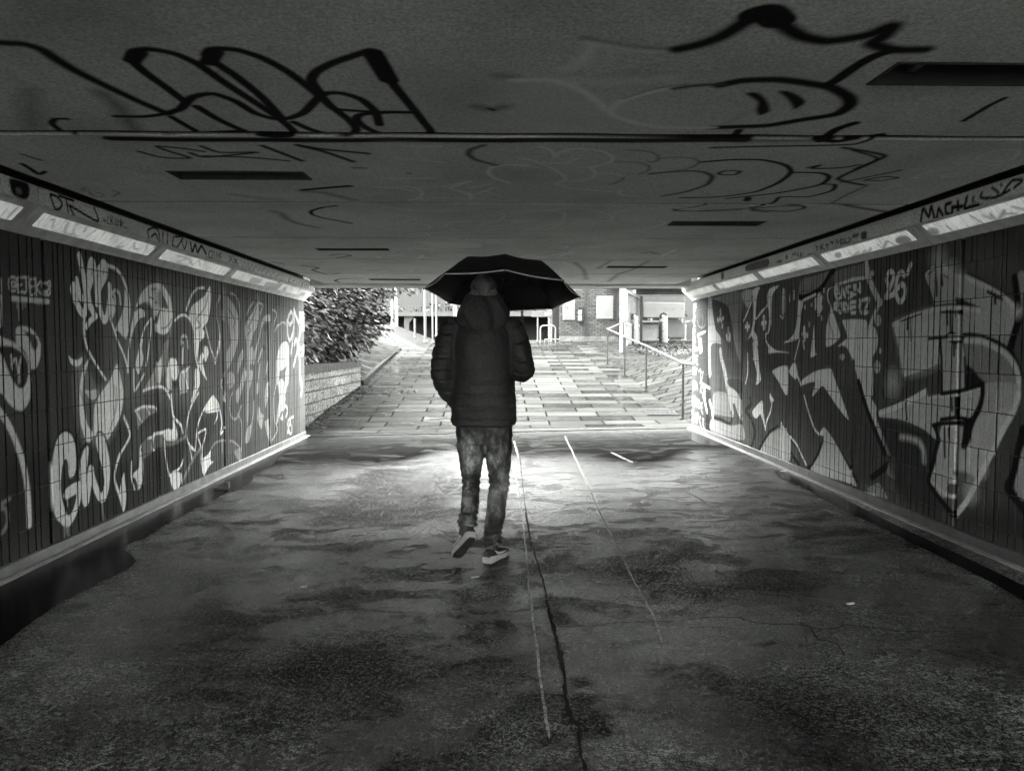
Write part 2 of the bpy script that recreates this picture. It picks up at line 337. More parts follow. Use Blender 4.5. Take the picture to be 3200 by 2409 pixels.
D.f(0.84, "670,590 740,560 790,560 795,430 830,520 850,620 840,690 790,710 720,700 690,680"); D.s(.028, 0.92, "770,130 780,260 800,400 860,470", "870,480 900,520 915,600", "560,620 660,600 740,570")
D.f(.03, "740,720 960,720 930,860 870,1050 800,1090 740,1000", soft=.03, a=.8); D.s(.035, M_, "690,740 800,740 950,650", a=.7)
D.s(.024, 0.84, "1110,110 1040,230 1000,330 975,450 960,580 970,680 1010,770 1070,820 1080,700 1090,600 1110,480 1160,350 1230,230 1290,150", "1280,340 1340,330 1345,400 1310,490", "1295,155 1360,250 1390,400 1400,500 1385,620 1440,540")
D.f(.08, "1110,160 1180,180 1100,420 1060,640 1000,680 985,500", soft=.03, a=.6); D.f(.05, "1170,470 1280,370 1330,480 1230,760 1180,900 1160,760", soft=.03, a=.75)
D.f(0.92, "1290,150 1230,220 1200,290 1200,350 1290,340"); D.f(0.66, "1295,150 1350,240 1380,330 1300,330")
D.s(.02, 0.80, "690,700 700,860 720,1000 740,1090 760,1140", "1005,790 1030,940", "1005,760 1060,810"); D.f(0.73, "760,1110 800,1110 860,1090 900,1110 900,1200 860,1290 810,1310 770,1230"); D.s(.024, 0.88, "790,1100 860,1060 900,1000 920,940"); D.s(.045, M_, "910,1210 1000,1020 1060,900 1140,790", a=.8)
D.s(.02, 0.80, "1160,930 1150,800 1100,640 1130,590 1205,560 1190,660 1160,780 1150,900"); D.f(0.78, "1160,930 1220,880 1310,750 1280,850 1300,950 1240,1020 1180,1130 1160,1060"); D.s(.02, 0.84, "1150,830 1145,950 1165,1080 1185,1130", "1360,710 1430,690", "1400,700 1405,850"); D.f(.2, "1330,740 1360,700 1440,690 1440,860 1300,910 1290,860")
# far end of the left wall, tones cut to offset daylight from the portal
E.s(.03, 0.247, "145,240 110,310 85,390 95,560 120,740 150,900 140,1100 90,1240 60,1290 20,1180", "310,190 370,210 430,290 465,430 470,620", "580,540 620,430 690,330", "750,200 765,330", "770,340 830,370 840,400 800,520", "1000,460 1050,490 1065,550 1020,680", "1040,800 1080,720 1160,665 1240,700")
E.f(0.215, "200,110 225,140 230,570 205,560 190,350"); E.f(0.273, "260,250 310,300 370,380 420,500 450,650 450,850 430,1000 380,1180 330,1300 280,1420 260,1400 255,1150 320,1000 300,800 270,600", "765,330 770,600 740,750 690,830 660,950 620,1100 600,1300 590,1100 560,900 545,760 580,640 660,520", "580,960 630,970 620,1665 585,1665")
E.s(.02, 0.039, "280,430 340,540 385,650 360,740 380,830", "740,400 690,570 610,730 640,790 590,870", a=.85)
E.f(0.247, "800,800 810,700 850,580 930,530 960,560 960,640 930,660 910,640 850,680 820,760 790,900 740,1130 700,1340 680,1340 700,1150 760,950"); E.f(0.039, "860,700 900,680 920,720 920,790 870,820 850,760", a=.8); E.f(D_, "830,1060 855,1030 880,1060 870,1130 840,1120", a=.85)
E.f(0.305, "1190,970 1240,990 1265,1080 1265,1250 1230,1350 1180,1420 1100,1460 1065,1450 1060,1300 1090,1130 1130,1030", "1060,1450 1110,1460 1090,1665 1060,1665", "1230,1300 1265,1260 1255,1665 1215,1665")
E.s(.055, 0.325, "1340,430 1345,600 1340,760 1310,900 1275,960 1245,870 1240,700 1260,560 1300,490 1330,550 1320,650 1280,700 1235,640", "1410,1060 1480,1100 1510,1040 1500,1150 1460,1210", "1440,860 1420,1000 1430,1100"); E.s(.07, 0.325, "1350,470 1400,620 1460,760 1440,860", "1420,1150 1440,1300 1440,1500 1460,1665", "1350,1020 1380,940 1400,1000 1400,1130 1370,1250 1340,1370"); E.s(.04, 0.325, "1350,440 1345,700 1340,850 1300,1170")
E.f(0.240, "440,1260 480,1150 520,1090 530,1200 490,1330 430,1500 430,1350", "640,1080 680,1060 690,1200 650,1350 630,1300", "260,1665 290,1500 330,1470 370,1520 380,1665"); E.s(.04, 0.240, "480,1660 540,1420", "760,1665 790,1350", "890,1500 920,1300", "830,1100 760,1300")
F.s(.028, 0.247, "160,200 200,100 220,30", "160,200 200,320 240,380", "345,350 310,450 300,600 320,720 370,780 430,750 460,650 490,560", "430,700 470,760 495,850 500,1000 495,1200 490,1480", "690,480 690,650 660,860", "1060,200 1020,400 1015,600 1030,780 1050,860 1090,800", "1060,880 1080,950 1030,1060 990,1120")
F.f(0.247, "270,40 330,10 370,60 370,180 330,280 280,270", "400,320 460,250 540,0 590,20 540,180 480,380 430,520 400,470", "580,0 680,0 650,200 610,350 610,700 590,900 575,700 580,300", "590,910 660,870 640,1050 590,1170 550,1150 560,1030", "770,560 810,680 850,720 830,880 815,940 770,850 750,770", "740,200 780,200 770,330 740,380", "870,820 940,780 965,1000 960,1150 920,1070 890,950", "900,200 950,180 920,450 880,600 870,400")
F.f(0.280, "1090,200 1140,120 1190,180 1170,330 1210,420 1190,560 1100,760 1060,850 1080,620 1110,450", "1210,0 1260,0 1240,200 1200,400 1170,330 1200,180"); F.s(.07, 0.325, "1440,0 1450,120 1475,220 1465,390")
F.s(.045, 0.325, "1170,650 1180,600 1210,560 1235,600 1235,680 1215,740", "1130,760 1165,770 1155,720"); F.s(.04, 0.325, "1245,880 1255,800 1285,775 1290,830 1255,920 1245,1000 1270,960", "1335,740 1295,760 1285,850 1310,900 1310,980 1290,1020 1270,990")
F.f(0.078, "0,1250 60,1170 150,1130 230,1130 230,1370 0,1470"); F.f(0.091, "270,1110 330,1120 400,1170 470,1260 495,1330 490,1480 440,1430 350,1330 270,1350"); F.f(0.215, "380,1300 470,1260 490,1480 420,1420"); F.s(.024, 0.247, "0,1260 60,1170 130,1135 230,1125", "180,1150 180,1320", "300,1130 360,1140 440,1210 490,1290")
# -- right wall ---------------------------------------------------------------------------
A = Crop(PL_R, 2140, 880, 4.897); B = Crop(PL_R, 2140, 1160, 4.897); C = Crop(PL_R, 2440, 820, 4.381); D = Crop(PL_R, 2440, 1160, 3.62); E = Crop(PL_R, 2750, 740, 3.329); F = Crop(PL_R, 2750, 1200, 3.329)
A.f(.03, "40,250 355,240 360,1665 40,1665", soft=.02); B.f(.03, "40,0 360,0 385,940 40,900", soft=.02); A.f(.06, "180,330 330,300 330,520 250,560 180,560", soft=.06, a=.7)  # pilaster and first bay toned down to offset the portal daylight
A.s(.028, .26, "80,345 92,350 92,385 78,390", "105,400 115,370 125,400 118,440 105,430 105,400", "130,470 128,370 150,365 155,395 132,410", "175,345 160,350 165,440", "162,395 178,390", "95,500 100,450", "130,420 150,540",
 "95,540 98,600 85,610 75,590", "115,560 128,580 125,620 110,615 112,570", "140,640 138,550 158,545", "139,590 152,588", "80,720 85,680 95,710 103,680 106,730", "112,790 120,690 132,780", "115,745 130,742", "138,680 158,760", "155,670 138,770",
 "110,790 92,800 95,830 110,850 105,900 88,900", "125,930 122,800 142,805 142,845 125,850", "145,920 150,840 160,930", "105,960 88,970 88,1030 105,1040 105,1005", "112,1050 120,970 130,1050", "138,1055 137,980 150,990 140,1015 155,1030 140,1055", "165,1000 168,1060", "185,1010 186,1016", "188,1050 189,1056",
 "88,1200 88,1080 108,1095 92,1140 112,1190", "115,1200 125,1110 138,1210", "145,1220 145,1130 162,1225 165,1130", "200,1140 178,1140 182,1260 200,1265", "180,1195 195,1195", "92,1300 112,1290 112,1330 95,1410 120,1400", "125,1330 160,1320", "140,1325 145,1410", "160,1360 172,1370 172,1410 158,1405 160,1360", "185,1330 188,1336", "215,1370 235,1350 250,1380 240,1430 250,1540 280,1380", soft=.01)
B.s(.03, .26, "105,260 115,170 125,270", "135,280 135,160 155,175 140,215 160,270", "165,270 178,170 195,280", "235,320 250,240 270,250", "240,290 265,330 280,410", "115,510 112,380 130,400 118,440 135,470 118,510", "160,390 145,410 150,450 165,490 150,540", "185,420 188,550", "175,480 200,475", "210,440 215,560 245,520 215,450", "270,490 245,500 265,560 250,580 275,650",
 "130,610 112,640 115,760 140,760", "155,660 170,690 165,770 150,760 152,680", "185,790 185,650 210,660 205,720 188,730", "240,700 225,730 235,800 255,870", "270,730 290,740 275,800 305,900", soft=.01)
A.s(.022, .12, "190,600 215,680 240,700 260,720", "270,520 280,600 260,700 300,680 320,560"); A.f(0.62, "195,800 320,750 300,790 215,830 205,870"); A.f(0.76, "212,885 250,870 265,1070 225,1090")
B.s(.04, 0.70, "240,170 260,190 380,260"); B.s(.07, 0.70, "300,240 300,420 340,620", "380,460 410,560 430,700"); B.f(K, "320,670 375,680 380,920 330,910", soft=.04, a=.8)
A.f(0.354, "355,270 410,270 440,500 470,720 400,980 400,1200 420,1330 400,1440 360,1400"); A.f(0.198, "410,270 860,150 865,600 860,900 840,1250 750,900 700,560 660,380 560,310 430,275")
A.f(0.045, "420,280 470,280 560,320 650,390 690,500 720,650 745,900 740,1100 590,900 540,830 470,720 440,560 420,400")
A.s(.06, 0.372, "545,440 548,500", "520,600 500,580", "570,570 590,560", "575,660 572,690", "535,560 560,600", "665,720 668,790", "640,830 650,880", "690,820 690,880", "670,850 672,900", "1140,320 1140,360", "1140,260 1142,270")
A.f(0.354, "380,640 540,840 550,960 400,980"); A.f(0.084, "400,990 560,970 600,1300 640,1500 600,1665 430,1665"); A.f(0.030, "590,920 740,1010 780,1150 850,1260 850,1470 690,1450 620,1300 600,1100", a=.6, soft=.05)
A.s(.11, 0.408, "545,1060 560,1180 600,1330 650,1560"); B.s(.11, 0.408, "610,30 640,180 690,420 730,640"); B.f(0.408, "650,240 720,260 800,320 860,450 880,600 885,740 850,780 790,620 750,500 700,480 670,360"); B.s(.04, K, "760,510 800,640 850,760 880,680", a=.75); B.s(.05, K, "445,710 560,740 640,790 700,800 715,740 710,640", a=.9)
B.f(0.024, "660,130 850,120 860,330 800,330 740,260 660,200", a=.7); B.f(0.294, "440,330 650,350 700,640 710,700 480,660 430,640", a=.7)
B.f(0.342, "400,740 470,750 700,830 880,820 890,1060 400,900", a=.8)
A.f(0.45, "890,330 960,410 1010,300 1040,180 1040,120 880,150"); A.f(.12, "880,320 960,420 1000,500 1040,250 1030,560 1020,750 970,880 890,880"); A.s(.03, 0.84, "1030,280 980,420 920,560 890,620")
A.f(0.84, "1045,130 1150,90 1110,250 1090,400 1080,560 1060,750 1100,820 1120,980 1060,930 1020,830 970,890 1010,780 1040,650 1050,400"); A.s(.05, 0.84, "1090,560 1170,460 1270,360"); A.f(.08, "1100,250 1150,100 1250,80 1260,350 1170,440 1090,550"); A.f(.10, "1120,600 1270,380 1285,760 1230,800 1230,870 1120,870")
A.s(.08, 0.84, "1210,560 1215,700"); A.s(.05, 0.84, "1180,640 1240,630", "955,640 958,740", "930,690 985,690")
A.f(0.84, "1260,240 1300,110 1440,60 1350,190 1340,450 1320,650 1280,790 1230,810 1280,740 1290,500"); A.s(.022, 0.92, "1240,800 1240,900 1300,1000 1400,1070 1590,1090"); A.f(0.84, "1250,930 1340,1010 1430,1070 1560,1090 1440,1105 1285,1100 1280,1010"); A.f(.10, "1340,200 1560,150 1560,850 1340,860"); A.f(0.62, "1500,100 1535,150 1540,420 1515,510 1490,470 1490,250"); A.s(.02, 0.84, "1465,530 1495,560 1520,530")
A.f(.08, "1285,1110 1560,1100 1560,1310 1450,1330 1290,1360"); B.f(0.92, "1340,-5 1570,-80 1570,370 1500,290 1430,150"); A.f(0.77, "1040,930 1110,990 1140,1320 1165,1500 1090,1580 1100,1400 1060,1200"); A.s(.025, 0.84, "1050,1180 1120,1300 1160,1500", "930,1560 960,1400 960,1100")
B.f(0.80, "1040,600 1180,450 1200,600 1230,880 1160,660 1100,720 1050,690"); B.s(.03, 0.88, "1310,360 1330,500 1310,620 1250,770 1235,890"); B.f(0.88, "1300,350 1370,450 1310,460"); B.s(.06, K, "1000,420 1010,520 930,600 1000,700 1060,850 1070,980 1020,1150 980,1200", a=.8)
B.f(0.43, "1150,1220 1220,1080 1300,950 1400,880 1480,870 1570,930 1600,1350 1150,1230"); B.s(.045, K, "1110,1250 1180,1110 1250,1000 1310,920 1420,850", a=.85); B.s(.04, 0.88, "1480,800 1480,880"); B.s(.05, K, "1560,920 1600,980 1660,1060", a=.7)
C.f(.11, "100,260 1150,20 1330,560 1320,1400 1150,1640 100,1640", soft=.05, a=.6)
C.f(.27, "240,440 280,240 400,200 640,130 680,120 600,260 500,350 400,410 300,440"); C.s(.06, K, "250,470 300,485 420,445 560,350 680,150 735,140 735,300"); C.f(0.84, "240,440 245,520 300,525 310,560 290,640 270,800 250,1000 240,1050 110,1090 40,1100 150,1020 200,920 225,750"); C.s(.028, 0.84, "300,525 370,490 475,440")
C.s(.07, 0.77, "525,460 520,690"); C.s(.055, 0.77, "480,520 480,620", "560,490 540,560", "560,620 545,640", "320,900 325,1050", "300,980 360,1000"); C.s(.03, 0.73, "330,605 332,625", "420,575 421,590", "590,370 590,400", "560,750 562,785", "390,830 390,870", "115,440 120,530", "180,400 180,500")
C.f(0.80, "730,330 650,360 630,420 640,520 680,640 620,900 620,1150 720,1120 800,1040 810,970 750,780 700,630 650,500 650,400 690,350"); C.f(0.84, "455,860 465,1150 470,1230 490,1260 410,1300 420,1150 440,980"); C.s(.022, 0.84, "260,1050 220,1200 190,1330", "300,1060 320,1180"); C.s(.018, .2, "650,800 700,930 720,1010", a=.7)
C.f(0.88, "0,1460 80,1430 100,1665 0,1665", "110,1480 190,1360 230,1520 200,1600 120,1520"); D.f(0.88, "155,-10 200,60 230,130 250,90 390,0 560,-30 600,60 660,220 770,550 640,400 500,195 460,170 355,285 385,120 240,160 235,190")
C.s(.034, 0.73, "790,370 730,380 770,500 820,480", "760,430 800,420", "830,480 845,360 880,470", "840,430 875,425", "950,330 895,350 920,410 990,440 930,490", "1000,320 1010,380", "1080,290 1090,400 1060,380", "730,640 730,570 790,560 780,610 740,625 820,690", "830,560 850,660", "860,560 880,660 930,640 890,560", "1000,540 940,560 970,690 1020,670", "960,620 1000,610", "1080,520 1090,580 1070,600 1100,690", "1120,520 1210,505 1140,690 1195,680", soft=.006)
C.f(.24, "745,130 1140,20 1150,215 745,320"); C.s(.03, 0.80, "735,330 860,280 1000,230 1150,215"); C.f(0.82, "845,790 1165,790 1170,980 1240,860 1300,920 1330,1050 1310,1200 1250,1320 1260,1665 1080,1665 1030,1500 970,1300 910,1180 860,1140 780,1150 890,1050 910,1010 870,880")
C.s(.07, 0.66, "1165,-20 1190,180 1260,350 1330,500 1360,550"); C.s(.05, 0.69, "1350,560 1290,700 1240,830 1180,990")
for q in ((1330, 795, 45, 80), (1320, 1430, 45, 90), (1360, 1210, 18, 40), (840, 1295, 35, 45), (1250, 150, 30, 40)): C.e(0.54, *q)
D.f(0.73, "890,0 1030,0 1040,260 1020,300 1080,400 1080,520 1150,700 1210,860 1250,960 1160,900 1050,650 960,360 880,130"); D.s(.05, K, "500,665 640,850 760,1060 860,1240", a=.9); D.s(.045, K, "100,750 190,860 250,980 320,1090 400,980 460,830 490,760", "110,920 200,1050"); D.s(.028, 0.84, "110,740 180,830 250,980 290,1060", "265,280 310,450 380,650 430,710")
D.f(0.62, "485,630 590,760 700,960 860,1290 760,1260 480,1180 370,1130 340,1100 420,970 480,800", "0,600 60,670 110,760 100,1010 0,980"); D.f(0.88, "430,715 480,640 485,725")
D.s(.06, K, "1250,1020 1140,1120 1030,1200", "880,120 980,450 1120,800 1180,930"); D.f(.3, "1090,1260 1130,1290 1210,1440 1060,1400 980,1330", "1250,960 1303,1000 1303,1220 1200,1150"); D.f(0.62, "940,1370 1080,1390 1020,1460", a=.8)
E.s(.045, 0.80, "85,520 68,450 85,380 115,362 140,390 135,450 100,540 60,630 150,595", "250,400 225,370 190,400 165,500 165,590 190,660 220,675 255,620 262,540 230,495 190,530 150,570", "320,290 285,380", soft=.006)
E.f(.04, "900,60 1498,0 1498,180 900,200", soft=.08, a=.6); E.f(.18, "930,220 1200,180 1350,300 1300,400 1000,330", soft=.12, a=.6)
# the big letter
E.f(.05, "440,330 560,740 700,700 1000,700 880,380 600,280", soft=.06, a=.8)
E.f(0.50, "470,410 560,330 660,310 760,370 880,420 1040,500 1180,560 1300,640 1400,720 1440,770 1400,900 1340,1090 1320,1180 1200,1090 1050,1050 880,1030 830,1030 640,1030 520,1060 510,1080 610,1080 640,1310 560,1330 400,1390 255,1440 220,1240 170,1030 140,920 250,850 400,790 560,750 565,700 530,560")
E.f(0.68, "150,920 300,850 620,780 620,1310 255,1440 200,1150", soft=.05, a=.6); E.f(0.50, "650,1060 850,1060 890,1340 880,1600 650,1640"); E.f(0.29, "890,1080 1200,1150 1340,1260 1430,1400 1440,1665 1080,1665 1060,1500 980,1400 900,1330"); E.f(0.42, "1430,400 1500,370 1500,760 1450,720"); E.f(K, "900,1340 980,1390 1050,1500 1060,1570 900,1620", a=.9); E.f(D_, "790,630 900,670 1050,760 940,720 800,710")
E.s(.03, K, "480,395 560,325", "560,738 690,718 830,718 940,718 1050,763", "890,385 1040,455 1200,550 1320,640", "640,775 850,768", "625,1060 640,1300 645,1665"); E.s(.036, 0.69, "140,915 300,840 420,800 560,757 700,742 850,747 1040,767", "890,420 1040,490 1180,560 1300,640 1440,760", "485,395 550,330", "660,312 700,335"); E.s(.06, K, "1450,850 1400,1000 1340,1200", "1400,430 1420,560 1440,720")
E.s(.024, K, "585,360 590,500 590,610", "735,770 735,985", "640,390 650,500", "290,850 285,960", "695,770 700,910", "770,1100 770,1230", "510,1060 640,1045", "850,1050 880,1250 890,1600", "1195,600 1198,690", "1120,570 1270,650"); E.s(.014, K, "318,840 320,1080", "220,880 430,800", "500,390 560,345", "660,400 710,430", "785,770 787,830", "815,770 816,800", "790,1100 790,1160")
E.f(K, "650,1045 740,985 830,1025 830,1055 650,1060", "715,1085 830,1080 780,1120"); E.s(.012, 0.73, "710,1030 820,1020", "710,1065 825,1060"); E.s(.055, K, "840,1040 1000,1045 1180,1100 1310,1180 1400,1290 1460,1450"); E.s(.04, 0.69, "890,1080 1050,1085 1180,1140 1300,1210 1390,1320 1440,1450 1440,1665"); E.s(.018, 0.69, "840,1060 870,1230", "255,1440 400,1390 560,1330"); E.s(.02, 0.73, "160,960 200,1150 250,1430", a=.7)
E.e(0.68, 610, 260, 55, 110, soft=.09, a=.8); E.e(0.68, 745, 345, 45, 60, soft=.06, a=.8); E.e(0.76, 1430, 780, 40, 45, soft=.04, a=.9); E.e(0.72, 130, 1520, 45, 90, soft=.09, a=.7); E.e(0.62, 850, 410, 30, 40, soft=.04, a=.8)
F.f(.03, "0,350 150,365 330,415 480,490 595,590 545,830 490,1010 520,1090 640,1290 500,1350 240,1200 100,900 40,650 0,480", soft=.05, a=.85); F.s(.04, 0.62, "220,550 300,560 400,600 450,680 460,800", soft=.03)
F.f(0.54, "0,300 200,240 460,90 520,140 700,110 870,80 1050,30 1060,200 1000,320 930,350 880,380 650,380 550,430 600,560 580,580 470,480 330,410 170,360 0,345"); F.f(0.46, "1080,0 1430,0 1420,200 1300,430 1100,860 950,900 930,560 1050,240"); F.f(0.53, "640,450 880,450 870,640 890,680 940,570 1040,350 1300,250 1380,330 1300,450 1090,870 1000,1030 900,1230 790,1370 620,1180 525,1010 560,830 620,600")
F.f(.12, "740,900 900,920 990,1000 880,1240 780,1345 640,1190 720,1170 790,1150 800,1080 760,1000", soft=.02); F.f(.10, "760,1035 790,1090 770,1145 720,1140 690,1090 710,1040"); F.s(.025, 0.69, "740,890 760,1000 800,1080 790,1150 750,1170 690,1150 620,1090 540,1020")
F.s(.045, 0.73, "0,300 180,235 350,150 470,80"); F.s(.025, 0.73, "530,140 700,115 860,90 1050,30", "650,440 780,430", "650,390 780,378 870,370"); F.s(.032, K, "640,100 860,65 1050,10", "550,430 650,410 880,400", "635,370 790,350 890,360", "560,430 610,560", "785,150 790,330"); F.s(.05, K, "1065,0 1065,100 1040,230 980,350 940,450 910,580 870,640", "610,580 580,690 545,850 500,1010 560,1110 650,1230 760,1360"); F.f(K, "880,370 1000,340 930,480 880,600 840,680 860,500")
F.s(.022, K, "745,150 750,270", "815,150 818,230", "670,450 675,760", "715,460 718,550", "265,200 280,370"); F.s(.045, 0.73, "1440,100 1390,280 1300,440 1200,640 1090,860 1000,1040 900,1220 785,1365"); F.s(.07, K, "1490,480 1440,700 1390,950 1330,1080 1420,1200 1498,1310"); F.f(0.42, "1498,650 1450,820 1400,1040 1420,1130 1498,1200")
F.e(0.72, 1065, 890, 35, 50, soft=.05, a=.8); F.e(0.62, 950, 1110, 45, 90, soft=.07, a=.8); F.f(.02, "1000,1330 1498,1300 1498,1665 900,1500", soft=.08, a=.7); F.s(.02, 0.66, "290,1330 300,1400")
# -- ceiling --------------------------------------------------------------------------------
A = Crop(PL_C, 0, 0, 1.3825); B = Crop(PL_C, 1600, 0, 1.3825); C = Crop(PL_C, 850, 400, 2.765); D = Crop(PL_C, 1600, 400, 2.765); E = Crop(PL_C, 0, 400, 3.687); F = Crop(PL_C, 2600, 400, 2.775)
A.f(.30, "1650,300 2000,250 2212,300 2212,580 1800,590 1700,420", soft=.2, a=.25); B.f(.82, "0,360 500,420 600,560 0,590", soft=.15, a=.35); B.f(.82, "0,330 400,250 300,300 0,400", soft=.1, a=.3)
A.s(.05, K, "0,185 100,190 180,215 240,255 330,310 450,370 600,440 720,490", soft=.015); A.s(.042, K, "720,490 780,470 830,420 920,405 1020,440 1100,490 1180,515 1240,515 1310,490 1370,430 1410,405 1480,405 1560,430 1620,480 1640,540", "800,440 720,380 620,310 570,260 580,225 650,215 760,235 860,280 960,350 1080,430 1200,510 1270,570 1240,590 1150,590 1060,570 950,520 850,460", "1220,515 1130,420 1020,330 930,270 895,240 920,212 1020,215 1130,250 1240,310 1340,385 1430,460 1510,520 1540,560 1510,585 1420,580 1340,560 1270,530", "1380,400 1345,350 1370,310 1450,270 1590,225 1620,240 1680,340 1760,440 1830,530 1855,578 1650,578 1570,545 1540,515 1560,495 1660,485 1790,487")
A.s(.035, K, "1400,425 1440,470 1560,480 1660,487", "500,505 620,505 720,492", "740,505 800,540 850,575 700,580 1020,568"); A.s(.075, K, "1610,230 1680,345"); A.s(.06, K, "900,270 930,225", "570,265 600,230"); A.s(.05, D_, "430,400 510,460 580,560", soft=.04, a=.7); A.s(.03, K, "320,580 270,570 225,535 240,515 290,515"); A.f(K, "100,400 150,390 160,520 130,560 110,500", soft=.06, a=.6); A.f(.06, "0,0 420,0 380,120 0,150", soft=.25, a=.5)
A.s(.04, D_, "2060,462 2120,475 2180,462", soft=.03, a=.7); A.s(.02, K, "2112,470 2135,478"); A.s(.04, D_, "2150,330 2212,335", soft=.03, a=.6)
A.s(.026, K, "600,655 700,680 820,683 720,650 680,632 780,640 880,655", "870,632 950,660 1110,660 890,680 820,660", "880,675 1080,682 1245,695", soft=.012); A.s(.034, K, "1135,632 1305,695", "1285,628 1400,655 1525,700", "1290,628 1400,645 1590,665", soft=.012); A.s(.05, K, "1310,825 1400,835 1530,865", soft=.04, a=.6); A.s(.05, K, "1310,822 1510,805", soft=.015); A.s(.04, D_, "1000,840 1240,870", soft=.04, a=.4)
E.s(.02, L_, "0,190 100,240 240,290"); E.s(.018, D_, "240,300 340,330 480,375"); E.s(.03, K, "250,410 350,470 450,535 520,500"); E.s(.012, G_, "990,690 940,710 970,730", "1030,740 1050,770 1120,800 1200,790", "1110,745 1200,775", "1300,720 1370,750 1300,795", a=.8); E.s(.012, .92, "1360,500 1500,505 1600,540 1690,580")
A.s(.075, K, "480,600 1100,606 2212,607", soft=.012); B.s(.08, K, "-20,607 500,607 1000,606", soft=.012); B.s(.05, K, "1000,610 1330,605", soft=.03, a=.6)
B.s(.035, .92, "230,300 270,295 320,240 350,195", soft=.02, a=.8); B.s(.02, .2, "310,165 400,185 550,205 700,212", soft=.02, a=.8); B.s(.02, .92, "310,185 400,198 550,220 660,225", soft=.015, a=.7); B.s(.065, K, "720,212 800,195 900,160 1000,100 1050,60 1100,45 1140,70 1170,110 1250,160 1350,180 1450,170 1550,150 1640,115 1600,160 1560,190 1650,215 1780,215", soft=.02); B.s(.11, K, "1060,65 1105,55 1145,90"); B.s(.05, K, "1650,215 1560,245 1480,290 1410,340 1370,365")
B.s(.06, K, "900,370 1000,350 1150,345 1280,360 1380,380 1450,420 1460,455 1400,495 1250,520 1100,545 950,550 870,552", soft=.015); B.s(.035, .92, "870,552 700,552 550,537 440,502 425,480 480,435 600,400 700,382", soft=.015); B.s(.03, .08, "700,385 800,372 910,366", soft=.015); B.s(.012, .12, "480,428 620,385 760,365", a=.6)
B.f(K, "1010,405 1060,400 1100,430 1115,480 1070,500 1055,480 1060,440", "1150,395 1200,395 1250,420 1268,445 1220,475 1205,450 1180,420", soft=.012)
B.s(.035, .92, "0,350 180,350 300,390 380,450 400,475", soft=.015); B.s(.05, .92, "230,355 450,355 680,340", soft=.04, a=.6); B.s(.03, .5, "1000,490 940,530", soft=.02, a=.7)
B.s(.05, K, "1330,610 1400,560 1480,532"); B.s(.055, K, "1320,600 1400,612 1480,600 1590,585"); B.s(.04, K, "890,590 960,585 980,565"); B.s(.026, K, "860,640 1100,632 1330,630 1480,625 1560,600 1610,590", "1280,725 1330,715 1300,728 1420,725 1500,712", "1950,525 2060,460 2130,425"); B.s(.03, K, "1430,640 1560,660 1610,675 1540,710 1440,755 1410,775 1460,790 1520,800", soft=.014); B.s(.02, K, "1470,650 1580,685 1480,730", "1420,790 1520,770 1680,737", "1520,780 1600,765 1670,768 1600,780 1520,780")
B.s(.032, K, "820,700 950,690 1080,692 1180,715 1205,745 1150,790 1050,830 900,850 730,855"); B.s(.03, .07, "600,750 760,738 830,745 865,765 840,800 750,830 650,848", soft=.014); B.s(.022, K, "895,748 930,738 985,742 960,757 900,755", closed=True); B.s(.032, K, "1205,745 1330,747 1370,765 1330,800 1150,835 930,858"); B.s(.028, K, "1340,797 1395,800 1380,825 1280,850 1160,852 1130,875 1030,900", "1040,902 1160,890 1250,890 1260,902 1180,915 1040,905"); B.s(.05, K, "1020,855 1015,868"); B.s(.02, K, "870,880 700,910 820,912 1020,900"); B.s(.05, K, "1350,884 1430,886 1700,930", soft=.02, a=.8); B.s(.02, D_, "1380,880 1450,840 1540,800", a=.7)
F.s(.02, .92, "1050,310 1200,300 1450,330", "1250,260 1350,220 1500,190 1620,200 1560,270 1400,290 1260,270", "690,430 760,440 720,420 880,370", "950,410 1060,390 1100,410 980,430 950,410", "200,600 300,570 400,590 280,610 200,600", "430,540 560,500 640,520", a=.8)
D.s(.024, WW, "80,268 200,290 350,350 430,400 465,450 380,480 440,510 600,530 720,540", "380,250 400,220 520,185 680,185 800,210 870,250 860,290 780,320 700,335 550,335", "250,165 330,195 380,250", "560,265 480,300 380,305 270,300", "680,345 720,390 700,430 600,460 470,460", "720,390 860,395 950,420", "0,325 220,340", "720,545 900,550 950,540 920,560 980,585 1080,590"); D.s(.035, WW, "370,255 380,235")
D.s(.016, .12, "1000,190 1150,200 1260,240 1250,290 1170,300", "900,295 1080,300 1180,330 1180,370 1100,400", "1290,265 1440,255 1560,265 1620,295 1540,345 1400,370 1180,405", "850,490 950,450 960,430", a=.8)
C.s(.022, WW, "880,510 1100,520 1230,550", "1150,500 1250,525 1300,560 1280,600 1180,635", "1200,620 1500,605 1800,615 2130,640", "1280,520 1500,505 1720,460 1540,525 1700,560 1720,620", "1590,540 1700,580 1820,610", "1740,575 1920,520", "1840,540 1990,600", "1740,575 1900,585", "1710,520 1890,485"); C.s(.028, WW, "1000,438 1400,435", "1150,160 1460,160 1280,170 1250,200 1260,240 1330,265", "1070,265 1300,280 1490,300", "2212,320 2050,320 1900,345 1870,390 1930,440 2060,475", "2150,268 2230,275", soft=.012); C.s(.032, .14, "1830,150 1720,185 1700,230 1770,280 1940,325", soft=.015)
C.f(.82, "1080,300 1380,310 1380,400 1120,400", "900,150 1300,150 1450,300 1100,280", soft=.08, a=.4); C.s(.03, D_, "715,348 780,350", soft=.02, a=.8); C.s(.02, K, "1175,390 1195,392")
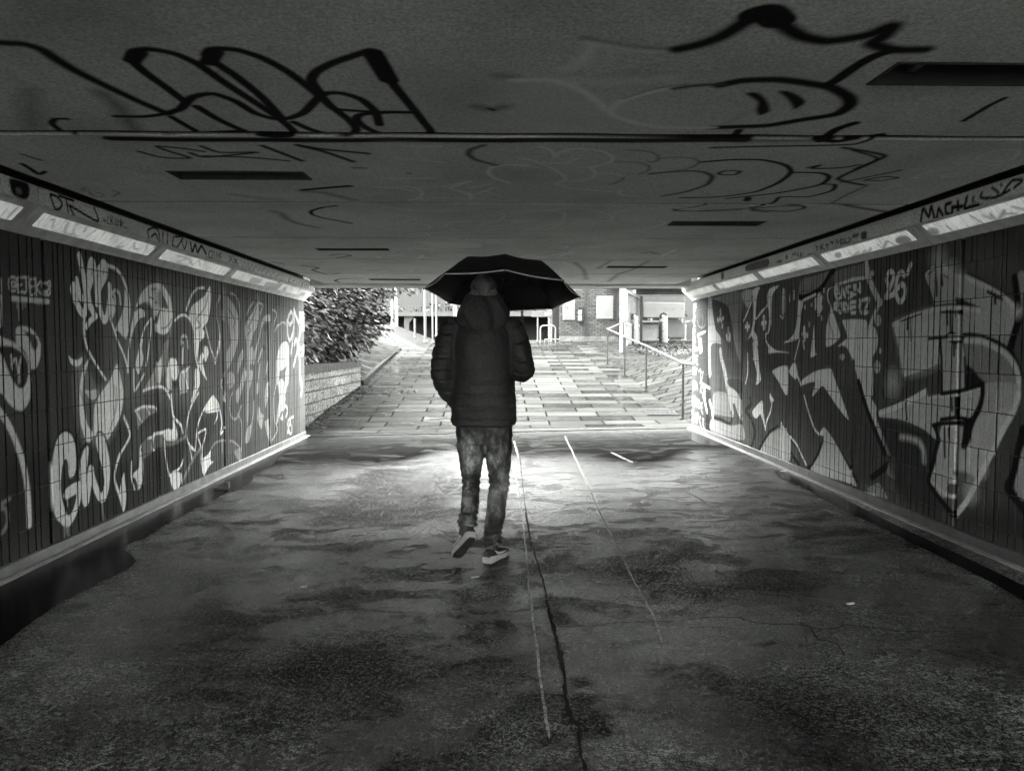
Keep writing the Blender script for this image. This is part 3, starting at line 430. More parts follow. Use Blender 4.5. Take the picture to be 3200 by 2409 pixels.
C.s(.03, K, "560,672 430,690 340,720 350,750 450,780 560,800 690,828"); C.s(.022, WW, "950,680 1200,710 1450,718 1750,708 1930,725 2010,760 1960,790 1800,805 1500,810 1240,795", "880,750 1150,760 1250,785 1110,812 1300,830 1370,855 1320,880 1150,885 950,860 800,825", "1480,850 1560,820 1800,805", "1480,850 1600,885 1800,890 2000,870 2212,850", "1180,915 1500,905 2212,905", "1790,840 1950,800 2100,790 2180,800 2050,840 1800,850", "1060,950 1600,955", "1320,905 1360,935 1180,940")
D.s(.022, WW, "0,735 150,720 350,715 450,740 440,800 300,850 100,885 300,880 450,820", "290,715 450,695 600,700 760,725 850,760 860,795 820,805", "860,745 1000,710 1250,695 1500,695 1610,705 1500,730", "1050,795 1150,765 1350,740 1500,750 1570,775", "820,800 1100,795 1300,810 1310,830 1200,865 1050,890", "0,905 600,910 1050,890 1300,900 1500,895 1600,870", "580,805 820,800 680,830 900,828"); D.f(.82, "0,790 150,785 220,800 100,825 0,835"); D.s(.022, K, "1390,700 1450,720 1750,720 1980,705", "2030,695 2212,660", "2060,710 2212,730"); C.s(.05, .1, "0,720 80,740 130,790 240,830 390,860", soft=.03, a=.7)
C.f(.82, "1220,980 1480,985 1780,1000 1790,1035 1400,1035 1350,1010", a=.85); C.s(.03, WW, "1020,1110 1150,1092 1300,1100 1250,1130 1050,1130", "800,1100 900,1105 940,1125", "790,1215 950,1210 1150,1220 1210,1238 1100,1255 850,1262 1000,1235", "1990,1000 2100,1000"); C.s(.04, .1, "500,1100 600,1090 680,1105 560,1125", a=.8); C.s(.04, K, "780,1298 600,1305 545,1320 600,1335 800,1345"); C.s(.015, D_, "1220,1050 1400,1080 1700,1070 2000,1060", a=.7); C.s(.04, K, "0,1160 100,1175", "260,1190 400,1210 350,1230 480,1265 580,1258", a=.8)
D.s(.035, WW, "310,1035 460,1035 470,1020 380,1015", "530,1035 640,1040 740,1030 600,1020", "0,1130 200,1090", "150,1135 300,1110 430,1090 560,1085", "400,1115 530,1065", "430,1160 550,1205", "1150,1010 1450,995", "1280,1115 1330,1090 1420,1050", "1350,1110 1450,1095"); D.s(.04, .16, "740,1215 850,1150", "540,1160 620,1230 640,1310", "830,1330 920,1265 1040,1225 1180,1150", "1120,1085 1200,1075 1250,1090", soft=.03, a=.8); D.s(.05, D_, "1700,1240 1900,1200", "1780,1200 2100,1150", soft=.03, a=.6)
# -- cove light fascias and diffusers ----------------------------------------------------------
A = Crop(PL_LF, 0, 400, 3.687); B = Crop(PL_LF, 0, 500, 2.081)
A.f(K, "115,580 320,640 340,760 310,820 250,820 150,770 120,690"); A.f(.2, "180,690 240,700 250,760 200,760")
A.s(.018, K, "575,770 640,940 700,920 715,860 650,790 590,765", "680,780 850,840", "760,810 785,960", "855,1010 800,900 830,910 1130,1080 1085,920", soft=.004); A.s(.007, K, "1195,1035 1215,1100", "1185,1070 1225,1068", "1260,1020 1235,1050 1240,1100 1265,1110", "1275,1110 1280,1010 1300,1040 1285,1070 1310,1120", "1320,1040 1325,1110 1345,1120 1345,1050", "1355,1130 1365,1060 1390,1140 1390,1060", "1400,1070 1405,1150", "1430,1080 1405,1110 1440,1150 1470,1150", soft=.004)
B.s(.018, K, "970,510 960,460 1000,440 1030,460 1040,530", "985,500 1010,480 1030,520", "1060,470 1060,540 1085,560 1090,480", "1130,500 1120,550 1150,570 1190,500 1140,500", "1180,520 1200,580 1215,530", soft=.004); B.s(.03, K, "1240,540 1250,600 1270,550 1285,600 1310,560 1340,610", soft=.004)
B.s(.011, K, "1365,590 1355,620 1375,640 1385,600 1365,590", "1395,590 1395,640", "1410,640 1410,600 1425,640", "1440,605 1425,620 1440,635", "1490,625 1515,670", "1490,665 1510,625", "1520,630 1522,670 1540,655 1522,645", "1530,660 1550,680", "1890,770 1875,785 1890,800 1875,810", "1905,785 1900,805 1915,810 1915,785 1905,785", "1930,790 1925,815", "1945,795 1940,820 1955,825", "1970,800 1960,815 1970,830", "1980,810 1985,835 1995,810 2000,840 2010,815", "2020,820 2025,850 2045,830", soft=.004); B.s(.008, .1, "1570,660 1580,700 1590,660 1600,705 1615,670 1620,715 1640,680 1645,720 1665,690 1680,725 1690,700 1700,730 1720,705 1730,745 1745,720 1760,750 1780,730 1790,760 1815,745", soft=.004)
A = Crop(PL_RF, 2600, 400, 2.775); B = Crop(PL_RF, 2100, 500, 2.011)
A.s(.026, K, "770,810 790,700 840,770 860,680 890,790", "910,780 925,700 960,760", "1030,650 985,670 990,740 1040,750 1040,700", "1040,690 1130,680", "1090,640 1095,720", "1170,600 1150,700 1190,690 1270,670", "1150,710 1270,690", soft=.006); A.s(.018, K, "1300,560 1285,600 1330,610 1430,600 1440,560 1390,520", "1465,490 1470,500", "1450,590 1540,540 1480,570 1560,460 1650,455 1580,520", soft=.005); A.s(.008, K, "1220,590 1222,660", "1240,590 1225,620 1245,650", soft=.004)
B.s(.011, K, "905,540 910,570 920,550 905,545", "930,530 935,570 950,530 935,550 960,560", "970,520 975,560 985,530 965,540", "1000,510 1010,530", "995,520 1018,515", "1030,540 1035,500 1045,525 1060,495 1060,535", "1070,500 1065,525 1085,520 1080,500 1070,500", "1095,490 1090,525 1120,510", "1110,490 1125,500", "755,610 760,585 768,600 775,580 778,605", "795,580 785,595 797,605", "808,580 805,605 815,600 808,580", "825,580 822,605", soft=.004); B.f(K, "660,635 690,630 690,642 660,646", "715,600 726,600 726,622 715,625", "850,595 890,588 890,597 850,601", "1135,470 1175,460 1170,480 1135,490", "470,660 600,620 600,670 470,700", "310,710 325,705 325,745 310,750", a=.8); B.f(.12, "1190,455 1222,450 1222,495 1190,500")
A = Crop(PL_LD, 0, 400, 3.687); B = Crop(PL_LD, 0, 500, 2.081); GR = .22
A.s(.012, GR, "500,1130 580,1050 620,1060 590,1150", "780,1080 740,1180 760,1220 830,1220 850,1150 890,1100", "850,1220 870,1250 910,1240", "990,1140 960,1200", "1100,1170 1070,1210", "1340,1360 1370,1370 1410,1360", "1540,1320 1545,1390 1580,1395", "1690,1340 1680,1390", "1780,1370 1800,1420 1860,1410", "190,920 80,1040", soft=.004); A.e(GR, 260, 1000, 28, 24); A.e(GR, 335, 1025, 22, 16)
B.f(.3, "1640,760 1700,775 1680,805 1620,795", "1735,790 1800,805 1780,840 1715,825", "1840,830 1860,825 1850,870 1830,860", "1960,860 1985,865 1975,885 1945,880"); B.s(.012, K, "1150,620 1220,640 1150,660 1220,690", "1230,640 1250,680 1290,650 1300,690", a=.7)
A = Crop(PL_RD, 2600, 400, 2.775); B = Crop(PL_RD, 2100, 500, 2.011)
A.e(GR, 880, 900, 55, 40); A.s(.012, .1, "840,880 900,920", "850,910 920,900", "870,870 910,930"); A.e(.12, 620, 970, 70, 38); A.e(.2, 55, 1100, 30, 26); A.s(.02, GR, "150,1080 190,1110 220,1080", "230,1070 250,1110 290,1060 310,1090 340,1040", "400,1010 450,1040 480,980 560,1020", "1000,850 1040,880", "1210,760 1340,840", "1320,760 1390,780 1380,740 1440,800 1500,710", "1480,740 1600,740", "1570,680 1660,700", soft=.006)
B.s(.012, GR, "745,695 790,680", "290,830 330,800", "400,790 440,770", soft=.005)
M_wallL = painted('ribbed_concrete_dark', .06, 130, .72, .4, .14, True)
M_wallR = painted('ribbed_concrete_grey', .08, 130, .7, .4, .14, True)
M_ceil = painted("ceiling_concrete", .68, 90, .8, .26, .08)
M_core = simple('rough_core_concrete', .05, .9)
M_plinth = simple('damp_plinth_concrete', .07, .45, .5, 5, .4, 40)
M_edge = simple('worn_kerb_edge', .26, .6, .3, 8)
# ---- ribbed side walls -----------------------------------------------------
def wall_bay(parent, pl, sgn, y0, y1, z0, z1, mat, dz, dy, smooth_from=99, gdepth=.036):
    r = np.random.default_rng(int(abs(y0)*1000)+(5 if sgn > 0 else 9))
    j = .026; ys = [(y0+j, -.07, -1), (y0+j, 0, -1)]; y = y0+j; gi = 0; gmul = []
    nxt = y+r.uniform(.05, .085)
    while True:
        lim = min(nxt, y1-j)
        n = max(1, int(round((lim-y)/dy)))
        for k in range(1, n+1): ys.append((y+(lim-y)*k/n, 0, -1))
        y = lim
        if y > y1-j-.03 or y > smooth_from:
            if y < y1-j-1e-4:
                n = max(1, int(round((y1-j-y)/dy)))
                for k in range(1, n+1): ys.append((y+(y1-j-y)*k/n, 0, -1))
            break
        w = r.uniform(.010, .020)
        ys += [(y+.0005, 2, gi), (y+.002, 1, gi), (y+w-.002, 1, gi), (y+w-.0005, 2, gi), (y+w, 0, -1)]; y += w; gi += 1
        nxt = y+(r.uniform(.05, .085) if r.random() > .25 else r.uniform(.028, .04))
    ys.append((y1-j, -.07, -1))
    zs = []; cz = [.245*k for k in range(0, 11) if z0+.03 < .245*k < z1-.02]
    edges = [z0]+cz+[z1]; zlist = []
    for k in range(len(edges)-1):
        a = edges[k]+(.004 if k else 0); b = edges[k+1]-(.004 if k < len(edges)-2 else 0)
        n = max(1, int(round((b-a)/dz)))
        zlist += [(a+(b-a)*q/n, 0, k) for q in range(n+1)]
        if k < len(edges)-2: zlist += [(edges[k+1]-.002, 1, k), (edges[k+1]+.002, 1, k)]
    Y = np.array([q[0] for q in ys]); code = np.array([q[1] for q in ys]); gid = np.array([q[2] for q in ys])
    Z = np.array([q[0] for q in zlist]); cr = np.array([q[1] for q in zlist]); cid = np.array([q[2] for q in zlist])
    dep = np.where(r.random((len(edges), gi+1)) < .12, .15, r.uniform(.65, 1.1, (len(edges), gi+1)))*gdepth
    D = np.zeros((len(Z), len(Y)))
    for c in range(len(Y)):
        if code[c] == 1: D[:, c] = dep[cid, gid[c]]
        elif code[c] == 2: D[:, c] = np.minimum(.004, dep[cid, gid[c]]*.3)
        elif code[c] < 0: D[:, c] = .07
    D = np.maximum(D, (cr*.006)[:, None])
    ZZ, YY = np.meshgrid(Z, Y, indexing='ij')
    wob = .0015*np.sin(YY*37+ZZ*11)+.001*np.sin(ZZ*53)
    ZZ = np.where((cr > 0)[:, None], ZZ+.003*np.sin(YY*19+ZZ*7), ZZ)
    XX = pl.O[0]-sgn*(D+wob*(D > 0))
    V = np.stack([XX, YY, ZZ], -1).reshape(-1, 3)
    me = np_mesh('wall_panel', V, grid_faces(len(Z), len(Y), flip=sgn < 0))
    set_paint(me, pl, np.stack([YY.ravel(), ZZ.ravel()], 1), ((cr > 0)[:, None] & (D < .012)).ravel(), ((code > 0)[None] & (D > .0035)).ravel())  # groove sides and bottoms painted near-black to stand for their shade
    return link('wall_panel', me, mat, parent)
JL = [-9.52, -7.9, -6.28, -4.66, -3.04, -1.42, .2, 1.83, 3.45, 5.07, 6.70, 8.31, 9.96, 11.85]
JR = [-9.52, -8.6, -7.1, -5.57, -4.04, -2.52, -.99, .53, 2.05, 3.57, 5.09, 6.61, 8.13, 9.63, 12.08]
def res(y):
    if y < 1.7: return .12, .06
    if y < 4.9: return .011, .012
    if y < 6.6: return .0075, .0085
    if y < 8.2: return .009, .011
    return .011, .015
wl = thing('underpass_wall', 'ribbed concrete underpass wall with pale looping graffiti and a GW tag', 'wall', (0, 0, 0))
for a, b in zip(JL[:-1], JL[1:]):
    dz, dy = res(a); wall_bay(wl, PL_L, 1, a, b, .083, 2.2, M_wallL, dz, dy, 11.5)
wr = thing('underpass_wall', 'ribbed concrete underpass wall with big angular lettering and the number 26', 'wall', (0, 0, 0))
for a, b in zip(JR[:-1], JR[1:]):
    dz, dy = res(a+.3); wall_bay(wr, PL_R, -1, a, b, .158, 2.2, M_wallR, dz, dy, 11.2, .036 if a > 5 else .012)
MB().box((XL-.27, 1.16, 1.2), (.4, 21.36, 2.9)).build('wall_core', M_core, wl)
MB().box((XR+.27, 1.27, 1.2), (.4, 21.58, 2.9)).build('wall_core', M_core, wr)
def strip_profile(prof, y0, y1, n, jit):
    """long moulding along Y with a slightly uneven edge"""
    mb = MB(); rings = []
    for k in range(n+1):
        y = y0+(y1-y0)*k/n
        rings.append([(x+random.uniform(-jit, jit), y, z+random.uniform(-jit, jit)*.6) for x, z in prof])
    return mb.loft(rings)
strip_profile([(XL-.07, -.05), (XL-.07, .083), (XL-.004, .085), (XL+.012, .078), (XL+.02, -.05)], -9.52, 11.83, 160, .002).build('plinth', M_plinth, wl)
strip_profile([(XR+.07, 0), (XR+.07, .158), (XR+.004, .16), (XR-.012, .153), (XR-.02, 0)], -9.52, 12.06, 160, .002).build('plinth', M_plinth, wr)
strip_profile([(XL+.0203, -.03), (XL+.0203, .016), (XL+.045, .017), (XL+.062, .010), (XL+.065, -.03)], -9.52, 11.85, 200, .003).build('kerb_edge', M_edge, wl)
strip_profile([(XR-.0203, .03), (XR-.0203, .092), (XR-.045, .092), (XR-.062, .086), (XR-.065, .03)], -9.52, 12.08, 200, .003).build('kerb_edge', M_edge, wr)
# a small paper poster on the left wall end, stickers
a = PL_L.pt(934, 973); b = PL_L.pt(950, 1036); pc = ((a[1]+b[1])/2, (a[2]+b[2])/2); pw, ph_ = abs(b[1]-a[1]), abs(a[2]-b[2])
po = thing('wall_poster', 'small pale scribbled notice on the left wall end beside the hedge', 'poster', (XL+.004, pc[0], pc[1])); MB().box((0, 0, 0), (.006, pw, ph_)).build('sheet', simple('pale_sheet', .2, .6), po)
mk = MB()
for k in range(16): mk.box((.0045, random.uniform(-.38, .38)*pw, random.uniform(-.4, .4)*ph_), (.003, random.uniform(.03, .12), random.uniform(.008, .03)), M=Matrix.Rotation(random.uniform(-.6, .6), 4, 'X'))
mk.build('scribble', simple('black_marker', .015, .6), po)
# ---- ceiling ----------------------------------------------------------------
ceil = thing('underpass_ceiling', 'concrete slab ceiling of the underpass sprayed with black and white outlines', 'ceiling')
CX0, CX1 = -2.575, 2.76
def slab(y0, y1, dx, dy):
    g, c = .013, .014
    if abs(y0-3.444) < .01 : g0 = .02
    else: g0 = g
    y0 += g0; y1 -= g if abs(y1-3.444) > .01 else .02
    def axis(a, b, d, cuts):
        ks = sorted([a+c, b-c]+[q for q in cuts if a < q < b]); o = []
        for p, q in zip(ks[:-1], ks[1:]):
            n = max(1, int(round((q-p)/d))); o += [p+(q-p)*k/n for k in range(n)]
        return np.array([a, a]+o+[ks[-1], b, b])
    sl = [s for s in SLOTS if y0 < s[2] < y1]
    X = axis(CX0, CX1, dx, [q for s in sl for q in s[:2]]); Y = axis(y0, y1, dy, [q for s in sl for q in s[2:]])
    zx = np.zeros(len(X)); zx[[0, -1]] = .1; zx[[1, -2]] = .012; zy = np.zeros(len(Y)); zy[[0, -1]] = .1; zy[[1, -2]] = .012
    YY, XX = np.meshgrid(Y, X, indexing='ij'); ZZ = ZC+np.maximum(zy[:, None], zx[None])
    ZZ = ZZ+.0012*np.sin(XX*9+YY*5)*(ZZ == ZC)
    cx = (XX[:-1, :-1]+XX[1:, 1:])/2; cy = (YY[:-1, :-1]+YY[1:, 1:])/2; skip = np.zeros(cx.shape, bool)
    for s in sl: skip |= (cx > s[0]) & (cx < s[1]) & (cy > s[2]) & (cy < s[3])
    me = np_mesh('ceiling_slab', np.stack([XX, YY, ZZ], -1).reshape(-1, 3), grid_faces(len(Y), len(X), skip, True))
    set_paint(me, PL_C, np.stack([XX.ravel(), YY.ravel()], 1), None, np.broadcast_to(zy[:, None] > 0, XX.shape).ravel()); link('ceiling_slab', me, M_ceil, ceil)
CY = [3.444+1.62*k for k in range(-8, 6)]
for a, b in zip(CY[:-1], CY[1:]):
    dx, dy = (.15, .15) if b < 1.9 else (.0065, .009) if b < 3.6 else (.009, .010) if b < 5.2 else (.011, .012) if b < 6.8 else (.014, .016) if b < 8.4 else (.02, .02)
    slab(a, b, dx, dy)
MB().box(((LFAS[0]+RFAS[0])/2, 11.80, 2.37), (RFAS[0]-LFAS[0], .44, .12), bev=.012).build('edge_beam', simple('edge_beam_concrete', .55, .8, .2, 5), ceil)
MB().box((.1, 1.25, 2.83), (7.3, 21.54, .7)).box((CX0-.13, 1.25, 2.482), (.4, 21.54, .04)).box((CX1+.16, 1.25, 2.482), (.44, 21.54, .04)).build('deck', M_core, ceil)
# recessed fittings in the ceiling
M_slot = simple('sooty_metal', .012, .7); M_batten = simple('dull_batten', .12, .4)
for i, (x0, x1, y0, y1) in enumerate(SLOTS):
    nm = ['with pale inner batten, in the second ceiling slab', 'closest to the camera, cut off by the frame', 'in the third slab above the white loops',
          'between scribbles in the fourth slab', 'in the fifth slab above the brick building', 'smallest looking, last before the portal by the hedge'][i]
    t = thing('recessed_light', 'dark slot of a recessed ceiling light '+nm, 'ceiling light', ((x0+x1)/2, (y0+y1)/2, ZC), 'recessed lights along the ceiling')
    w, d = x1-x0, y1-y0; mb = MB(); e = .012
    mb.box((0, 0, .105), (w, d, .01)); mb.box((-w/2+e/2, 0, .048), (e, d, .104)); mb.box((w/2-e/2, 0, .048), (e, d, .104))
    mb.box((0, -d/2+e/2, .048), (w-2*e, e, .104)); mb.box((0, d/2-e/2, .048), (w-2*e, e, .104)); mb.build('housing', M_slot, t)
    MB().box((0, .035, .075), (w*.86, .05, .04), bev=.008).box((-w*.3, .03, .05), (.03, .1, .03)).box((w*.3, .03, .05), (.03, .1, .03)).build('batten', M_batten, t)
# ---- cove lights along the wall tops ------------------------------------------
M_house = simple('grimy_white_metal', .5, .5, .35, 7, .2)
M_fasc = painted('fascia_board', .78, 60, .6, .25, .1)
def diffuser_mat():
    t = NT('lamp_diffuser'); a = t.attr('paint')
    pc = t.n.new('ShaderNodeCombineColor')
    for i in range(3): t.l.new(a[0], pc.inputs[i])
    base = t.mix(.8, t.ramp(t.noise(4, 6, .7), [(.3, .5), (.55, .78)]), t.ramp(t.noise(9, 5, .7, t.map((1, 6, 1))), [(.36, .45), (.5, 1)]), 'MULTIPLY'); c = t.mix(a[1], base, pc.outputs[0])
    return t.out(c, .35, None, emit=c, estr=LAMP)
LAMP = .0044
M_diff = diffuser_mat()
def cove(side, y0, y1, label):
    tip, fas, pf, pd = (LTIP, LFAS, PL_LF, PL_LD) if side < 0 else (RTIP, RFAS, PL_RF, PL_RD)
    wx = XL if side < 0 else XR; s = side; g = .004; y0 += g; y1 -= g
    t = thing('cove_light', label, 'wall light', (fas[0], (y0+y1)/2, fas[1]), 'cove lights along the wall tops')
    yc = (y0+y1)/2; ox, oz = fas[0], fas[1]
    prof = [(wx+s*.05, tip[1]-.02), (tip[0]+s*.006, tip[1]-.012), (tip[0], tip[1]), (fas[0], fas[1]), (fas[0]+s*.014, fas[1]+.002), (fas[0]+s*.014, fas[1]+.09), (wx+s*.05, fas[1]+.09)]
    MB().prism([(x-ox, y0-yc, z-oz) for x, z in prof], (0, y1-y0, 0)).build('housing', M_house, t)
    # fascia: upright board with a painted face
    n = int((y1-y0)/.012); Y = np.linspace(y0, y1, n); Z = np.linspace(fas[1]+.004, fas[1]+.112, 14)
    ZZ, YY = np.meshgrid(Z, Y, indexing='ij'); me_v = np.stack([np.full(ZZ.size, 0.), YY.ravel()-yc, ZZ.ravel()-oz], 1)
    bk = me_v.copy(); bk[:, 0] += s*.0135
    N = len(me_v); fq = grid_faces(14, n, flip=s > 0)
    rim = []
    per = [(i, 0) for i in range(14)]+[(13, j) for j in range(1, n)]+[(i, n-1) for i in range(12, -1, -1)]+[(0, j) for j in range(n-2, 0, -1)]
    pi = [i*n+j for i, j in per]
    for q in range(len(pi)): a, b = pi[q], pi[(q+1) % len(pi)]; rim.append((a, b, b+N, a+N) if s > 0 else (b, a, a+N, b+N))
    me = np_mesh('fascia', np.concatenate([me_v, bk]), np.concatenate([fq, np.array(rim)]))
    X2 = np.stack([YY.ravel(), ZZ.ravel()], 1); set_paint(me, pf, np.concatenate([X2, X2])); link('fascia', me, M_fasc, t)
    # diffuser: thin raised panel on the sloping face
    n = int((y1-y0-.2)/.015); Y = np.linspace(y0+.1, y1-.1, n); T = np.linspace(.058, .165, 10)
    TT, YY = np.meshgrid(T, Y, indexing='ij'); ex = np.array([pd.T[0], pd.T[2]]); nx = np.array([-s*abs(pd.T[2]), -abs(pd.T[0])])
    xs = tip[0]+TT*ex[0]+nx[0]*.004-ox; zs = tip[1]+TT*ex[1]+nx[1]*.004-oz
    top = np.stack([xs.ravel(), YY.ravel()-yc, zs.ravel()], 1); bot = top-np.array([nx[0], 0, nx[1]])*.0035
    N = len(top); fq = grid_faces(10, n, flip=s > 0); rim = []
    per = [(i, 0) for i in range(10)]+[(9, j) for j in range(1, n)]+[(i, n-1) for i in range(8, -1, -1)]+[(0, j) for j in range(n-2, 0, -1)]
    pi = [i*n+j for i, j in per]
    for q in range(len(pi)): a, b = pi[q], pi[(q+1) % len(pi)]; rim.append((a, b, b+N, a+N) if s > 0 else (b, a, a+N, b+N))
    me = np_mesh('diffuser', np.concatenate([top, bot]), np.concatenate([fq, np.array(rim)]))
    X2 = np.stack([YY.ravel(), TT.ravel()], 1); set_paint(me, pd, np.concatenate([X2, X2])); link('diffuser', me, M_diff, t)
LL = ['behind the camera with a plain fascia', 'with a plain fascia just behind the frame edge', 'with a black blot on its fascia at the frame edge', 'with DTN and CRUNK written on its fascia',
      'with black bubble letters and QHENS on its fascia', 'with a faint thin tag reading VANDALS on its fascia', 'beside the portal and hedge, SOCIAL SOME MEMO on its fascia']
for k in range(7): cove(-1, 4.75+1.78*(k-3), 4.75+1.78*(k-2), 'grimy sloping cove light '+LL[k])
RL = ['behind the camera over the ribbed wall', 'just outside the frame over the ribbed wall', 'with a curly tag at the frame edge above the big letter', 'with MOGUE smeared black on its fascia', 'with EKAB and MOLE written on its fascia', 'with MC8T in small letters on its fascia', 'ending at the portal above the column of names']
for k in range(7): cove(1, 5.43+1.67*(k-3), 5.43+1.67*(k-2), 'grimy sloping cove light '+RL[k])
# ---------------------------------------------------------------- floor of the underpass
A = Crop(PL_FD, 850, 1300, 2.6024); B = Crop(PL_FD, 1600, 1700, 1.3825); C = Crop(PL_FD, 1550, 1300, 2.6024); D = Crop(PL_FD, 0, 1700, 1.3825)
A.f(1, "750,480 900,430 1100,410 1520,360 1520,850 1300,870 900,880 500,880 250,820 380,720 620,600", soft=.25, a=.9); A.f(1, "280,530 400,470 520,500 480,560", soft=.2, a=.5); A.f(1, "1120,310 1300,300 1500,330 1200,390", soft=.15, a=.6)
B.f(1, "290,740 350,725 410,745 460,820 400,835 310,835 280,790", "255,575 330,580 345,610 270,625", "270,660 340,665 345,700 280,705", soft=.03); B.f(1, "180,420 230,440 220,480", "160,270 240,300 260,345 180,350", "145,210 180,225 165,250", soft=.03)
B.f(1, "250,90 700,100 900,180 1200,200 1300,260 900,260 600,200 300,130", soft=.2, a=.7); B.f(1, "1000,600 1500,590 1650,700 1500,850 1100,850 850,750", soft=.25, a=.8); D.f(1, "850,340 1100,330 1200,430 1500,360 2000,500 2100,700 1700,750 1300,820 900,760", soft=.3, a=.7)
C.f(1, "690,880 900,920 1150,930 1000,1010 760,930", soft=.12, a=.8); C.f(1, "1000,1000 2200,1100 2200,1300 600,1300", soft=.3, a=.4)
A = Crop(PL_FL, 850, 1300, 2.6024); B = Crop(PL_FL, 1600, 1700, 1.3825); D = Crop(PL_FL, 0, 1700, 1.3825); C = Crop(PL_FL, 1550, 1300, 2.6024)
A.f(1, "0,420 300,310 700,220 1300,260 1100,380 700,460 400,640 0,760", soft=.3, a=.9); D.f(1, "480,50 900,0 1200,20 900,250 700,420 300,650 0,850 0,430 300,220", soft=.3, a=.9); B.f(1, "240,280 700,270 1100,270 1500,340 1300,400 1000,480 500,540 260,520 210,400", soft=.25, a=.8); B.f(1, "420,620 700,680 720,960 360,980 460,830", soft=.2, a=.6); B.f(1, "1500,60 2000,130 2100,300 1700,600 1500,450", soft=.4, a=.6)
S0 = Crop(PL_FL, 0, 0, 1); C.f(1, "290,250 900,200 1500,150 2200,600 2200,950 1500,880 900,760 330,820", soft=.5, a=.75); S0.f(1, "960,1360 2170,1340 2420,1470 2200,1500 1700,1480 1200,1460 900,1440", soft=.5, a=.9)
def floor_mat():
    t = NT('wet_floor_concrete'); a = t.attr('mask'); dk, sm = a[0], a[1]
    st = t.map((1, 1.25, 1)); big = t.noise(.9, 8, .68, st, .4); mid = t.noise(6, 7, .7, t.map((1, 1.15, 1))); fine = t.math('ADD', t.math('MULTIPLY', t.noise(52, 3, .7), .5), t.math('MULTIPLY', t.noise(150, 2, .7), .5)); peb = t.voro(75)
    grain = t.ramp(fine, [(.44, .03), (.5, .45), (.565, 2.6)])
    col_ = t.ramp(big, [(.36, .012), (.5, .07), (.66, .26)]); col_ = t.mix(.9, col_, t.ramp(mid, [(.32, .5), (.68, 1.5)]), 'MULTIPLY')
    rough_agg = t.mix(.95, col_, grain, 'MULTIPLY'); smooth_c = t.mix(.6, t.ramp(mid, [(.3, .13), (.7, .27)]), grain, 'MULTIPLY')
    c = t.mix(sm, rough_agg, smooth_c); dark = t.mix(1, t.ramp(fine, [(.48, .001), (.56, .012), (.63, .3)]), 1.0, 'MULTIPLY'); c = t.mix(t.math('MULTIPLY', dk, t.ramp(mid, [(.3, .55), (.6, 1)])), c, dark)
    fleck = t.math('GREATER_THAN', t.noise(60, 2, .6), .70); c = t.mix(t.math('MULTIPLY', fleck, .6), c, .5)
    c = t.mix(t.math('MULTIPLY', a[2], t.ramp(mid, [(.35, .98), (.65, .93)])), c, .018)  # floor painted darker towards the portal to offset the daylight there
    wet = t.noise(2.2, 8, .72, t.map((.9, 1.35, 1)), .5)
    r = t.ramp(wet, [(.40, .08), (.48, .16), (.58, .5)]); r = t.mix(t.math('MULTIPLY', dk, .8), r, .62); r = t.mix(t.math('MULTIPLY', sm, .5), r, .24)
    h = t.math('MULTIPLY', fine, t.math('ADD', t.math('MULTIPLY', t.math('SUBTRACT', 1.0, sm), .8), .2))
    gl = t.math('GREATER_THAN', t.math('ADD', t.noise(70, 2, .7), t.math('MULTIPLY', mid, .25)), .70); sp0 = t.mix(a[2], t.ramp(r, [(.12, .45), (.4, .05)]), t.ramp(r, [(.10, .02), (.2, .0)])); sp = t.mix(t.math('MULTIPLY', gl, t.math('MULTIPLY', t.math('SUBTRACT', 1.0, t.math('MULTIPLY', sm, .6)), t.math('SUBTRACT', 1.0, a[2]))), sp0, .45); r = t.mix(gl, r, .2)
    n = t.bump(peb, .22, .006, t.bump(h, .9, .008, t.bump(mid, .35, .02)))
    return t.out(c, r, n, 0, sp)
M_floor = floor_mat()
def axis_floor():
    return np.concatenate([np.linspace(-10, 1.8, 14)[:-1], np.arange(1.8, 12.45, .03)])
X = np.arange(XL-.06, XR+.061, .03); Y = axis_floor(); YY, XX = np.meshgrid(Y, X, indexing='ij')
ZZ = SL*(XX-XL)
S2 = np.stack([(XX.ravel()-XL), YY.ravel()], 1)
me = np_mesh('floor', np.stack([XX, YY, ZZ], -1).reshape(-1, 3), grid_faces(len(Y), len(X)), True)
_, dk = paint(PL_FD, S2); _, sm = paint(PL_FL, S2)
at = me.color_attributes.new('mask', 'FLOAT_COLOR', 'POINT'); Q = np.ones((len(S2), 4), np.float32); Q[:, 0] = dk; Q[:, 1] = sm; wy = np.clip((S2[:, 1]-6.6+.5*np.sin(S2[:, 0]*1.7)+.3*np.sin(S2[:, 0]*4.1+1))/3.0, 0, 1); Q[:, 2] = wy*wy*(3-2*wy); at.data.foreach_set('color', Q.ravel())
fl = link('floor', me, M_floor); tag(fl, 'wet mottled concrete floor of the underpass', 'floor', kind='structure')
